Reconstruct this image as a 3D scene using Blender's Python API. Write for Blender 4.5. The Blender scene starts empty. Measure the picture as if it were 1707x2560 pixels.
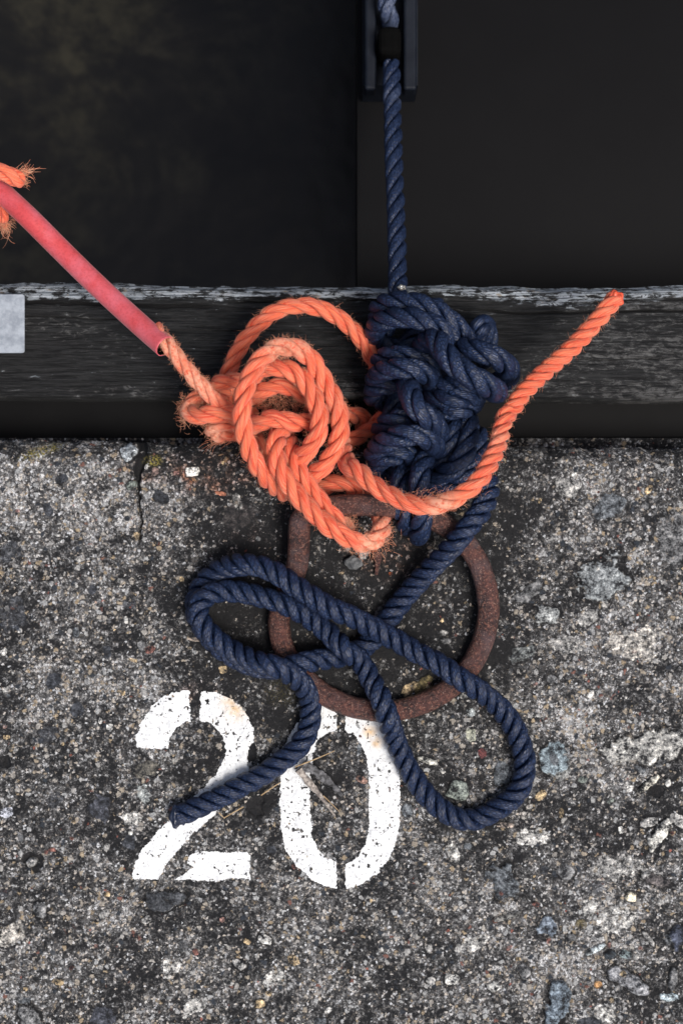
import bpy, math, random
import numpy as np
from mathutils import Vector
R = math.radians
# ------------------------------------------------------------------ camera, sky, sun, exposure
H = 1.2                      # camera height over the quay (m)
S = 0.8 / 2560               # metres per photograph pixel on the quay plane
scn = bpy.context.scene
cam = bpy.data.objects.new('camera', bpy.data.cameras.new('camera'))
scn.collection.objects.link(cam); scn.camera = cam
cam.location = (0, 0, H)
cam.data.sensor_fit = 'VERTICAL'; cam.data.sensor_height = 36; cam.data.sensor_width = 36
cam.data.lens = 36 * H / 0.8
cam.data.clip_start = 0.02; cam.data.clip_end = 100
cam.data.dof.use_dof = True; cam.data.dof.focus_distance = H - 0.040; cam.data.dof.aperture_fstop = 7.0
w = bpy.data.worlds.new('World'); scn.world = w; w.use_nodes = True
nt = w.node_tree; bg = nt.nodes['Background']
sky = nt.nodes.new('ShaderNodeTexSky'); sky.sky_type = 'NISHITA'; sky.sun_disc = False
SUN_EL, SUN_AZ = 64, 128     # azimuth clockwise from +Y: light from the lower right of the picture
sky.sun_elevation = R(SUN_EL); sky.sun_rotation = R(SUN_AZ); sky.air_density = 1.0; sky.dust_density = 6.0; sky.ozone_density = 1.0
nt.links.new(sky.outputs[0], bg.inputs[0]); bg.inputs[1].default_value = 0.092
sl = bpy.data.lights.new('sun', 'SUN'); sl.energy = 2.4; sl.angle = R(22); sl.color = (1.0, 0.97, 0.93)
so = bpy.data.objects.new('sun', sl); scn.collection.objects.link(so)
d = Vector((math.sin(R(SUN_AZ)) * math.cos(R(SUN_EL)), math.cos(R(SUN_AZ)) * math.cos(R(SUN_EL)), math.sin(R(SUN_EL))))
so.rotation_euler = d.to_track_quat('Z', 'Y').to_euler(); so.location = d * 5
scn.view_settings.view_transform = 'Standard'; scn.view_settings.look = 'None'
scn.view_settings.exposure = 0.22; scn.view_settings.gamma = 1
scn.view_settings.use_curve_mapping = False
try: scn.cycles.max_bounces = 6
except Exception: pass

# ------------------------------------------------------------------ helpers
def P(x, y, z=0.0):
    "photograph pixel (1707 x 2560) at height z mm -> world point"
    z = z / 1000.0; k = S * (H - z) / H
    return ((x - 853.5) * k, (1280 - y) * k, z)
def crop(ox, oy, f):
    return lambda pts: [(ox + p[0] * f, oy + p[1] * f) + tuple(p[2:]) for p in pts]
c1 = crop(420, 700, 580 / 1568); c2 = crop(850, 680, 500 / 1568); c3 = crop(420, 1340, 580 / 1568)
c4 = crop(820, 1300, 580 / 1568); c5 = crop(0, 380, 560 / 1568); c6 = crop(850, 0, 300 / 928)
c7 = crop(1150, 680, 557 / 1568); c8 = crop(0, 1050, 700 / 1568); c9 = crop(0, 1750, 700 / 1568)
c10 = crop(1100, 1900, 607 / 1568)
cD = crop(0, 0, 1707 / 1568)
def tag(o, label=None, cat=None, group=None, kind=None):
    if label: o['label'] = label
    if cat: o['category'] = cat
    if group: o['group'] = group
    if kind: o['kind'] = kind
    return o
def mesh_obj(name, V, F, mat, parent=None, smooth=True, uv=None, cols=None):
    me = bpy.data.meshes.new(name)
    V = np.asarray(V, dtype=np.float32); F = np.asarray(F, dtype=np.int32)
    nf, k = F.shape
    me.vertices.add(len(V)); me.vertices.foreach_set('co', V.ravel())
    me.loops.add(nf * k); me.loops.foreach_set('vertex_index', F.ravel())
    me.polygons.add(nf); me.polygons.foreach_set('loop_start', np.arange(0, nf * k, k, dtype=np.int32))
    me.polygons.foreach_set('loop_total', np.full(nf, k, dtype=np.int32))
    me.update(calc_edges=True)
    me.polygons.foreach_set('use_smooth', np.full(nf, smooth, dtype=bool))
    if uv is not None:
        l = me.uv_layers.new(name='UVMap'); l.data.foreach_set('uv', np.asarray(uv, np.float32)[F.ravel()].ravel())
    for n, c in (cols or {}).items():
        c = np.asarray(c, np.float32)
        if c.ndim == 1:
            a = me.attributes.new(n, 'FLOAT', 'POINT'); a.data.foreach_set('value', c)
        else:
            a = me.attributes.new(n, 'FLOAT_COLOR', 'POINT'); a.data.foreach_set('color', c.ravel())
    me.materials.append(mat); me.validate()
    o = bpy.data.objects.new(name, me); scn.collection.objects.link(o)
    if parent: o.parent = parent
    return o
class NT:
    def __init__(s, name):
        s.m = bpy.data.materials.new(name); s.m.use_nodes = True; s.t = s.m.node_tree
        s.b = s.t.nodes['Principled BSDF']
    def n(s, typ, **kw):
        nd = s.t.nodes.new('ShaderNode' + typ)
        for k, v in kw.items():
            if k.startswith('i_'):
                key = k[2:]; nd.inputs[int(key) if key.isdigit() else key.replace('_', ' ')].default_value = v
            else: setattr(nd, k, v)
        return nd
    def l(s, a, b): s.t.links.new(a, b)
    def noise(s, vec, scale, detail=3, rough=0.6, dist=0.0):
        n = s.n('TexNoise'); n.inputs['Scale'].default_value = scale; n.inputs['Detail'].default_value = detail
        n.inputs['Roughness'].default_value = rough; n.inputs['Distortion'].default_value = dist
        s.l(vec, n.inputs['Vector']); return n.outputs[0]
    def vor(s, vec, scale, feature='F1', rand=1.0):
        n = s.n('TexVoronoi', feature=feature); n.inputs['Scale'].default_value = scale
        n.inputs['Randomness'].default_value = rand; s.l(vec, n.inputs['Vector']); return n
    def ramp(s, fac, a, b, c0=0.0, c1=1.0, smooth=True):
        n = s.n('MapRange', interpolation_type='SMOOTHSTEP' if smooth else 'LINEAR')
        n.inputs[1].default_value = a; n.inputs[2].default_value = b; n.inputs[3].default_value = c0; n.inputs[4].default_value = c1
        s.l(fac, n.inputs[0]); return n.outputs[0]
    def math(s, op, a, b=0.0, clamp=False):
        n = s.n('Math', operation=op, use_clamp=clamp)
        for i, v in enumerate((a, b)):
            if isinstance(v, (int, float)): n.inputs[i].default_value = v
            else: s.l(v, n.inputs[i])
        return n.outputs[0]
    def mix(s, fac, a, b, mode='MIX'):
        n = s.n('Mix', data_type='RGBA', blend_type=mode)
        for i, v in ((0, fac), (6, a), (7, b)):
            if isinstance(v, (int, float)): n.inputs[i].default_value = v
            elif isinstance(v, tuple): n.inputs[i].default_value = v + (1,) if len(v) == 3 else v
            else: s.l(v, n.inputs[i])
        return n.outputs[2]
    def mapping(s, vec, scale=(1, 1, 1), rot=(0, 0, 0), loc=(0, 0, 0)):
        n = s.n('Mapping'); n.inputs['Scale'].default_value = scale; n.inputs['Rotation'].default_value = rot
        n.inputs['Location'].default_value = loc; s.l(vec, n.inputs['Vector']); return n.outputs[0]
    def bump(s, h, strength, dist, normal=None):
        n = s.n('Bump'); n.inputs['Strength'].default_value = strength; n.inputs['Distance'].default_value = dist
        s.l(h, n.inputs['Height'])
        if normal is not None: s.l(normal, n.inputs['Normal'])
        return n.outputs[0]
    def sep(s, c):
        n = s.n('SeparateColor'); s.l(c, n.inputs[0]); return n.outputs
    def obj(s): return s.n('TexCoord').outputs['Object']
    def attr(s, name): return s.n('Attribute', attribute_name=name).outputs
    def set(s, col=None, rough=None, normal=None, **kw):
        if col is not None:
            if isinstance(col, tuple): s.b.inputs['Base Color'].default_value = col + (1,)
            else: s.l(col, s.b.inputs['Base Color'])
        if rough is not None:
            if isinstance(rough, (int, float)): s.b.inputs['Roughness'].default_value = rough
            else: s.l(rough, s.b.inputs['Roughness'])
        if normal is not None: s.l(normal, s.b.inputs['Normal'])
        for k, v in kw.items(): s.b.inputs[k.replace('_', ' ')].default_value = v
        return s.m
def vn(x, y, scale, seed):
    "value noise -1..1, scale = feature size in the units of x and y"
    rng = np.random.RandomState(seed); G = rng.rand(257, 257).astype(np.float32)
    fx = x / scale + 1000.3; fy = y / scale + 1000.7
    ix = np.floor(fx).astype(int); iy = np.floor(fy).astype(int)
    tx = fx - ix; ty = fy - iy; tx = tx * tx * (3 - 2 * tx); ty = ty * ty * (3 - 2 * ty)
    g = lambda a, b: G[a % 257, b % 257]
    return ((g(ix, iy) * (1 - tx) + g(ix + 1, iy) * tx) * (1 - ty) + (g(ix, iy + 1) * (1 - tx) + g(ix + 1, iy + 1) * tx) * ty) * 2 - 1
def fbm(x, y, scale, seed, octs=4):
    r = 0; a = 1; t = 0
    for i in range(octs): r = r + a * vn(x, y, scale / 2 ** i, seed + i * 7); t += a; a *= 0.55
    return r / t
def sstep(a, b, x):
    t = np.clip((x - a) / (b - a), 0, 1); return t * t * (3 - 2 * t)
def inpoly(x, y, poly):
    r = np.zeros(x.shape, bool); n = len(poly)
    for i in range(n):
        x0, y0 = poly[i]; x1, y1 = poly[(i + 1) % n]
        c = ((y0 > y) != (y1 > y)) & (x < (x1 - x0) * (y - y0) / ((y1 - y0) if y1 != y0 else 1e-9) + x0)
        r ^= c
    return r

# ------------------------------------------------------------------ materials
def m_concrete():
    t = NT('weathered_concrete'); co = t.obj()
    dirt_shade = t.sep(t.attr('dirt_shade')[0]); stn = t.attr('stone'); dirt_moss = t.attr('moss')[2]
    warp = t.n('VectorMath', operation='ADD'); t.l(co, warp.inputs[0])
    nw = t.n('TexNoise'); nw.inputs['Scale'].default_value = 900; nw.inputs['Detail'].default_value = 1; t.l(co, nw.inputs['Vector'])
    sc = t.n('VectorMath', operation='SCALE'); sc.inputs['Scale'].default_value = 0.0022; t.l(nw.outputs[1], sc.inputs[0]); t.l(sc.outputs[0], warp.inputs[1])
    wv = warp.outputs[0]
    # sand grains, two sizes
    e1 = t.vor(wv, 520, 'DISTANCE_TO_EDGE').outputs[0]; e2 = t.vor(wv, 260, 'DISTANCE_TO_EDGE').outputs[0]; v1 = t.vor(wv, 520); r1 = t.sep(v1.outputs['Color']); v2 = t.vor(wv, 260); r2 = t.sep(v2.outputs['Color'])
    big = t.noise(co, 18, 4, 0.62); mid = t.noise(co, 70, 4, 0.65); fine = t.noise(co, 650, 3, 0.7); patch = t.noise(t.mapping(co, loc=(3, 1, 0)), 32, 5, 0.7)
    nf = t.noise(wv, 620, 5, 0.78); nm = t.noise(t.mapping(co, loc=(1, 2, 0)), 170, 5, 0.72)
    wear = t.math('ADD', t.math('MULTIPLY', t.math('SUBTRACT', big, 0.5), 1.3), t.math('MULTIPLY', t.math('SUBTRACT', mid, 0.5), 1.0))
    wear = t.math('ADD', wear, t.math('MULTIPLY', dirt_shade[2], 0.42))                     # light patches
    wear = t.math('SUBTRACT', wear, t.math('MULTIPLY', dirt_shade[0], 0.42))                # grime and painted shade
    raw = t.math('ADD', t.math('ADD', t.math('MULTIPLY', t.math('SUBTRACT', nf, 0.5), 2.7), t.math('MULTIPLY', t.math('SUBTRACT', nm, 0.5), 2.3)), t.math('ADD', wear, 0.33))
    c = t.mix(t.ramp(raw, 0.18, 0.60), (0.0075, 0.008, 0.0095), (0.12, 0.119, 0.119))
    c = t.mix(t.ramp(raw, 0.60, 1.0), c, (0.74, 0.74, 0.735))
    # sand grains of every tone
    ok1 = t.ramp(t.math('ADD', r1[1], t.math('MULTIPLY', wear, 0.9)), 0.50, 0.54)
    g1 = t.math('MULTIPLY', ok1, t.ramp(e1, 0.02, 0.14))
    lum = t.math('ADD', t.math('POWER', r1[0], 2.6), t.math('MULTIPLY', wear, 0.5))
    hue = t.mix(t.ramp(r1[2], 0.1, 0.9), (0.70, 0.72, 0.75), (0.60, 0.53, 0.45)); hue = t.mix(t.ramp(r1[2], 0.992, 0.994), hue, (0.42, 0.14, 0.10))
    gc = t.mix(t.ramp(lum, -0.05, 1.0), (0.012, 0.012, 0.014), hue)
    c = t.mix(t.math('MULTIPLY', g1, 0.85), c, gc)
    ok2 = t.ramp(t.math('ADD', r2[1], t.math('MULTIPLY', wear, 0.5)), 0.84, 0.87)
    g2 = t.math('MULTIPLY', ok2, t.ramp(e2, 0.05, 0.16))
    hue2 = t.mix(t.ramp(r2[2], 0.2, 0.8), (0.55, 0.56, 0.56), (0.50, 0.40, 0.27)); hue2 = t.mix(t.ramp(r2[2], 0.96, 0.965), hue2, (0.30, 0.15, 0.12)); hue2 = t.mix(t.ramp(r2[2], 0.14, 0.12), hue2, (0.05, 0.06, 0.075))
    c = t.mix(g2, c, t.mix(t.ramp(nf, 0.3, 0.7), t.mix(1.0, hue2, (0.35, 0.35, 0.36), 'MULTIPLY'), hue2))
    ms = t.math('ADD', t.math('MULTIPLY', t.math('SUBTRACT', nm, 0.5), 2.8), t.math('MULTIPLY', t.math('SUBTRACT', nf, 0.5), 1.8))
    stc = t.mix(t.ramp(ms, -0.35, 0.12), (0.012, 0.013, 0.016), stn[0]); stc = t.mix(t.ramp(ms, 0.05, 0.60), stc, t.mix(1.0, stn[0], (3.2, 3.1, 3.0), 'MULTIPLY'))
    sm = t.math('MULTIPLY', t.ramp(stn[3], 0.1, 0.85), t.ramp(t.math('ADD', t.math('ADD', nf, nm), stn[3]), 1.28, 1.66))
    c = t.mix(sm, c, stc)
    c = t.mix(t.math('MULTIPLY', t.math('SUBTRACT', dirt_shade[1], sm, True), t.ramp(mid, 0.35, 0.7)), c, t.mix(1.0, c, (1.0, 0.42, 0.22), 'MULTIPLY'))
    c = t.mix(t.math('MULTIPLY', dirt_moss, t.ramp(fine, 0.46, 0.62)), c, (0.28, 0.24, 0.06))
    c = t.mix(t.math('MULTIPLY', dirt_shade[0], t.ramp(t.math('ADD', fine, t.math('MULTIPLY', mid, 0.5)), 0.98, 0.60, 0.08, 0.72)), c, (0.010, 0.0095, 0.010))
    hgt = t.math('ADD', t.math('MULTIPLY', g1, 0.5), t.math('ADD', t.math('MULTIPLY', g2, 0.8), t.math('MULTIPLY', fine, 0.9)))
    return t.set(c, 0.85, t.bump(hgt, 0.9, 0.0011), Specular_IOR_Level=0.35)
def m_paint():
    t = NT('worn_white_paint'); co = t.obj(); n = t.noise(co, 500, 4, 0.7); m = t.noise(co, 60, 4, 0.7); st = t.attr('stain')[2]
    c = t.mix(t.ramp(n, 0.3, 0.55), (0.56, 0.57, 0.575), (0.77, 0.79, 0.80))
    c = t.mix(t.math('MULTIPLY', st, t.ramp(m, 0.3, 0.6)), c, (0.66, 0.46, 0.26))
    c = t.mix(t.ramp(t.math('ADD', t.noise(co, 300, 5, 0.8), t.math('MULTIPLY', m, 0.35)), 0.52, 0.43, 0, 0.9), c, (0.16, 0.155, 0.15))
    return t.set(c, 0.6, t.bump(t.math('ADD', n, t.math('MULTIPLY', t.vor(co, 420).outputs[0], 0.8)), 0.35, 0.0006))
def m_timber():
    t = NT('weathered_timber'); co = t.obj(); a = t.sep(t.attr('grain')[0])
    g = t.noise(t.mapping(co, (12, 130, 60)), 3.4, 7, 0.80, 0.8); g2 = t.noise(t.mapping(co, (12, 420, 200)), 2.2, 3, 0.6); bl = t.noise(t.mapping(co, (28, 60, 20)), 3.0, 4, 0.75)
    pt = t.noise(t.mapping(co, (46, 120, 40)), 2.2, 5, 0.78, 0.5); big = t.noise(t.mapping(co, (3, 9, 3)), 2.0, 3, 0.6)
    c = t.mix(t.ramp(t.math('ADD', g, t.math('MULTIPLY', t.math('SUBTRACT', g2, 0.5), 0.5)), 0.36, 0.66), (0.0035, 0.0038, 0.0043), (0.030, 0.031, 0.032))
    c = t.mix(t.math('MULTIPLY', t.ramp(t.math('ADD', pt, t.math('MULTIPLY', t.math('ADD', t.math('SUBTRACT', big, 0.5), t.math('MULTIPLY', t.math('SUBTRACT', a[2], 0.3), 0.35)), 0.7)), 0.55, 0.72), t.ramp(g, 0.35, 0.6)), c, (0.15, 0.15, 0.148))
    lt = t.math('ADD', a[0], t.math('MULTIPLY', t.math('SUBTRACT', g, 0.5), 1.7))
    lt = t.math('ADD', lt, t.math('MULTIPLY', t.math('SUBTRACT', pt, 0.5), 2.4))
    lc = t.mix(t.ramp(g2, 0.3, 0.7), (0.10, 0.12, 0.14), (0.56, 0.61, 0.66)); lc = t.mix(t.ramp(bl, 0.58, 0.7), lc, (0.34, 0.29, 0.22))
    c = t.mix(t.ramp(lt, 0.45, 0.72), c, lc)
    c = t.mix(t.ramp(t.noise(t.mapping(co, (7, 260, 100), loc=(2, 0, 0)), 2.6, 2, 0.5), 0.66, 0.70), c, (0.008, 0.008, 0.009))
    c = t.mix(a[1], c, (0.006, 0.006, 0.007))
    h = t.math('ADD', g, t.math('MULTIPLY', g2, 0.5))
    return t.set(c, 0.75, t.bump(h, 1.0, 0.0026), Specular_IOR_Level=0.3)
def m_rope(name, dark, light, worn, stitch, rough, spec, sheen):
    t = NT(name); uv = t.n('UVMap'); uv.uv_map = 'UVMap'; uv = uv.outputs[0]; co = t.obj(); wr = t.attr('wear')[2]
    sx = t.n('SeparateXYZ'); t.l(uv, sx.inputs[0])
    u = t.math('ADD', sx.outputs[0], t.math('MULTIPLY', sx.outputs[1], TW))
    cb = t.n('CombineXYZ'); t.l(u, cb.inputs[0]); t.l(sx.outputs[1], cb.inputs[1]); sk = cb.outputs[0]
    if stitch:
        v = t.vor(t.mapping(sk, (18, 360, 1)), 1.0, 'DISTANCE_TO_EDGE', 0.55); cell = t.ramp(v.outputs[0], -0.02, 0.30)
        vc = t.vor(t.mapping(sk, (18, 360, 1)), 1.0, 'F1', 0.55); rc = t.sep(vc.outputs['Color'])[0]
        fib = t.noise(t.mapping(sk, (70, 260, 1)), 1.0, 3, 0.6)
        h = t.math('ADD', cell, t.math('MULTIPLY', fib, 0.6))
        f = t.math('MULTIPLY', t.math('ADD', t.math('MULTIPLY', rc, 0.18), t.math('MULTIPLY', fib, 0.55)), cell)
        c = t.mix(t.ramp(f, 0.04, 0.46), dark, light)
        nm = t.bump(h, 0.7, 0.0005)
    else:
        fib = t.noise(t.mapping(sk, (26, 26, 1)), 1.0, 4, 0.7, 0.3); f2 = t.noise(t.mapping(sk, (64, 50, 1)), 1.0, 2, 0.6); yarn = t.noise(t.mapping(sk, (9, 14, 1)), 1.0, 2, 0.5)
        h = t.math('ADD', fib, t.math('MULTIPLY', f2, 0.5))
        c = t.mix(t.ramp(t.math('ADD', t.math('MULTIPLY', fib, 0.6), t.math('MULTIPLY', yarn, 0.4)), 0.36, 0.62), dark, light)
        c = t.mix(t.ramp(f2, 0.54, 0.68, 0, 0.85), c, worn)
        nm = t.bump(h, 0.85, 0.0012)
    big = t.noise(co, 24, 4, 0.7)
    c = t.mix(t.math('MULTIPLY', wr, t.ramp(t.noise(co, 330, 3, 0.7), 0.35, 0.55)), c, worn)
    c = t.mix(t.ramp(big, 0.62, 0.78, 0, 0.0 if stitch else 0.12), c, worn)
    return t.set(c, rough, nm, Specular_IOR_Level=spec, Sheen_Weight=sheen)
TW = 36.0
def m_simple(name, c0, c1, scale, rough, bump=0.4, bd=0.0008, stretch=(1, 1, 1), **kw):
    t = NT(name); co = t.mapping(t.obj(), stretch); n = t.noise(co, scale, 5, 0.7)
    return t.set(t.mix(t.ramp(n, 0.3, 0.7), c0, c1), rough, t.bump(n, bump, bd), **kw)
def m_rust():
    t = NT('rusty_iron'); co = t.obj(); n = t.noise(co, 75, 6, 0.78); f = t.noise(co, 420, 4, 0.75); k = t.noise(co, 900, 2, 0.6)
    c = t.mix(t.ramp(n, 0.32, 0.68), (0.020, 0.009, 0.010), (0.100, 0.034, 0.027))
    c = t.mix(t.ramp(f, 0.50, 0.64), c, (0.20, 0.085, 0.060)); c = t.mix(t.ramp(f, 0.45, 0.34), c, (0.014, 0.008, 0.010)); c = t.mix(t.ramp(t.noise(co, 28, 3, 0.6), 0.52, 0.66, 0, 0.55), c, (0.105, 0.072, 0.078))
    c = t.mix(t.ramp(k, 0.62, 0.70), c, (0.36, 0.24, 0.19))
    return t.set(c, t.ramp(n, 0.3, 0.7, 0.34, 0.55), t.bump(t.math('ADD', f, t.math('MULTIPLY', n, 0.8)), 1.0, 0.0022), Specular_IOR_Level=0.6)
def m_hose():
    t = NT('pink_rubber_hose'); co = t.obj(); uv = t.n('UVMap'); uv.uv_map = 'UVMap'; uv = uv.outputs[0]
    n = t.noise(co, 26, 4, 0.6); f = t.noise(co, 500, 3, 0.7); w_ = t.n('TexWave', wave_type='BANDS', bands_direction='DIAGONAL'); w_.inputs['Scale'].default_value = 0.8
    w_.inputs['Distortion'].default_value = 1.5; t.l(t.mapping(uv, (12, 260, 1)), w_.inputs['Vector'])
    c = t.mix(t.ramp(n, 0.35, 0.65), (0.60, 0.070, 0.078), (0.66, 0.145, 0.185)); c = t.mix(t.ramp(f, 0.25, 0.6), t.mix(1.0, c, (0.80, 0.72, 0.72), 'MULTIPLY'), c)
    spk = t.ramp(t.vor(co, 95).outputs[0], 0.085, 0.05); c = t.mix(t.math('MULTIPLY', spk, t.ramp(n, 0.52, 0.56)), c, (0.05, 0.02, 0.025))
    scr = t.noise(t.mapping(uv, (40, 16, 1)), 1.0, 3, 0.6); c = t.mix(t.ramp(scr, 0.71, 0.76, 0, 0.8), c, (0.16, 0.02, 0.03))
    return t.set(c, 0.42, t.bump(t.math('ADD', f, t.math('MULTIPLY', w_.outputs[1], 0.35)), 0.25, 0.0006), Specular_IOR_Level=0.45, Sheen_Weight=0.15)
def m_water():
    t = NT('dark_harbour_water'); co = t.obj(); n = t.noise(t.mapping(co, loc=(0.7, 0.35, 0)), 4.2, 6, 0.68, 0.6); f = t.noise(co, 22, 5, 0.7)
    x = t.n('SeparateXYZ'); t.l(co, x.inputs[0]); left = t.ramp(x.outputs[0], 0.02, -0.16)
    k = t.math('MULTIPLY', t.math('MULTIPLY', t.ramp(n, 0.44, 0.62), left), t.ramp(f, 0.3, 0.65))
    c = t.mix(k, (0.0062, 0.0060, 0.0056), (0.034, 0.031, 0.020))
    return t.set(c, 0.28, t.bump(t.noise(co, 6, 3, 0.5), 0.25, 0.02), Specular_IOR_Level=0.25)
CONC = m_concrete(); PAINT = m_paint(); TIMB = m_timber(); RUST = m_rust(); HOSE = m_hose(); WATER = m_water()
BLUE = m_rope('navy_rope', (0.0060, 0.0125, 0.036), (0.025, 0.045, 0.110), (0.07, 0.09, 0.15), True, 0.42, 0.45, 0.0)
ORNG = m_rope('orange_rope', (0.68, 0.060, 0.026), (0.93, 0.215, 0.098), (0.92, 0.44, 0.29), False, 0.5, 0.35, 0.15)
FRAY = m_simple('frayed_orange_fibre', (0.80, 0.22, 0.11), (0.82, 0.50, 0.32), 300, 0.6)
FRAYB = m_simple('frayed_navy_fibre', (0.02, 0.03, 0.07), (0.06, 0.075, 0.12), 300, 0.6)
MELTB = m_simple('melted_navy_tip', (0.008, 0.012, 0.028), (0.02, 0.03, 0.06), 200, 0.35)
MELTO = m_simple('melted_orange_tip', (0.72, 0.09, 0.045), (0.82, 0.15, 0.075), 200, 0.4)
PLATE = m_simple('galvanised_plate', (0.22, 0.25, 0.29), (0.40, 0.44, 0.49), 90, 0.5, 0.3, 0.0004, Metallic=0.25)
CHAN = m_simple('dark_painted_metal', (0.004, 0.006, 0.011), (0.009, 0.012, 0.019), 60, 0.55, Specular_IOR_Level=0.15)
HULL = m_simple('black_hull', (0.0030, 0.0030, 0.0036), (0.0040, 0.0040, 0.0046), 8, 0.45, 0.2, 0.0003, Specular_IOR_Level=0.09)
BLK = m_simple('flat_black', (0.002, 0.002, 0.002), (0.003, 0.003, 0.003), 60, 0.9, 0.3, 0.0005, Specular_IOR_Level=0.05)
GAPBLK = m_simple('added_board_black', (0.0030, 0.0030, 0.0034), (0.0042, 0.0042, 0.0046), 30, 0.6, 0.2, 0.0004, Specular_IOR_Level=0.10)  # black of the board added in the gap
TWIG = m_simple('grey_driftwood', (0.07, 0.055, 0.05), (0.50, 0.45, 0.40), 330, 0.8, 0.7, 0.001, (1, 1, 1))
BARK = m_simple('dark_bark', (0.006, 0.006, 0.006), (0.20, 0.20, 0.21), 260, 0.8, 0.8, 0.001)
STRAW = m_simple('dry_straw', (0.30, 0.20, 0.10), (0.52, 0.38, 0.22), 200, 0.6)
STONE = m_simple('grey_stone', (0.05, 0.055, 0.06), (0.17, 0.175, 0.18), 160, 0.8, 0.7, 0.001)
GLINT = m_simple('bright_glint', (0.55, 0.52, 0.45), (0.8, 0.78, 0.72), 300, 0.3, 0.5, 0.0005, Metallic=0.7)

# ------------------------------------------------------------------ quay: height field in photograph pixels
STEP = 2.5
gx = np.arange(-190, 1900, STEP); gy = np.arange(1086, 2760, STEP)
X, Y = np.meshgrid(gx, gy)
edge = 1096 + (X / 1707.0) * 20 + 5 * vn(X, X * 0, 90, 3) + 4 * vn(X, X * 0, 26, 4) + 3 * vn(X, X * 0, 9, 5)
hz = 1.1 * fbm(X, Y, 160, 11, 3) + 0.9 * fbm(X, Y, 40, 21, 3) + 0.55 * fbm(X, Y, 11, 31, 2)
stone = np.zeros(X.shape + (4,), np.float32); dirt_shade = np.zeros(X.shape + (4,), np.float32)
moss = np.zeros(X.shape, np.float32)
LG = (0.36, 0.36, 0.35); MG = (0.17, 0.175, 0.18); BG = (0.125, 0.14, 0.155); DG = (0.045, 0.05, 0.06); WH = (0.55, 0.55, 0.53); TN = (0.52, 0.40, 0.24)
RD = (0.20, 0.095, 0.08); PK = (0.26, 0.16, 0.14); YB = (0.13, 0.105, 0.05); GG = (0.20, 0.23, 0.21); BK = (0.010, 0.010, 0.011)
stones = []
def st(c, lst, f):
    for x, y, a, b, ang, col, h in lst:
        p = c([(x, y)])[0]; stones.append((p[0], p[1], a * f, b * f, ang, col, h))
st(c8, [(1078, 287, 42, 28, 10, (0.8, 0.8, 0.76), 1.5), (1300, 490, 26, 26, 30, LG, 1), (718, 185, 55, 48, 40, (0.5, 0.55, 0.58), 1.2), (112, 1180, 17, 15, 0, WH, 1), (725, 1030, 38, 32, 0, DG, -0.6),
        (300, 1460, 52, 42, 10, DG, -1), (60, 740, 70, 55, 20, DG, -0.3), (60, 1090, 85, 90, 0, (0.07, 0.085, 0.11), 0.3), (22, 1300, 26, 20, 30, WH, 0.7), (345, 330, 34, 26, 30, DG, -1),
        (503, 695, 16, 7, 5, RD, 0.6), (900, 430, 45, 35, -30, DG, -0.7), (600, 1300, 26, 36, 10, DG, -0.8), (745, 1345, 30, 12, -20, TN, 0.6), (740, 365, 34, 24, 20, GG, 1.4), (870, 290, 28, 22, 70, (0.14, 0.10, 0.09), 0.8),
        (985, 298, 22, 14, 10, RD, 0.5), (1235, 410, 34, 14, -15, (0.32, 0.13, 0.08), 0.7), (1345, 290, 26, 12, 20, MG, 0.6), (520, 950, 24, 30, 0, DG, -0.7), (270, 500, 26, 40, 20, DG, -0.7), (720, 1190, 18, 8, 20, TN, 0.6), (1110, 1230, 60, 14, -5, (0.6, 0.5, 0.42), 0.5), (100, 510, 16, 12, 0, RD, 0.5)], .4464)
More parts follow.
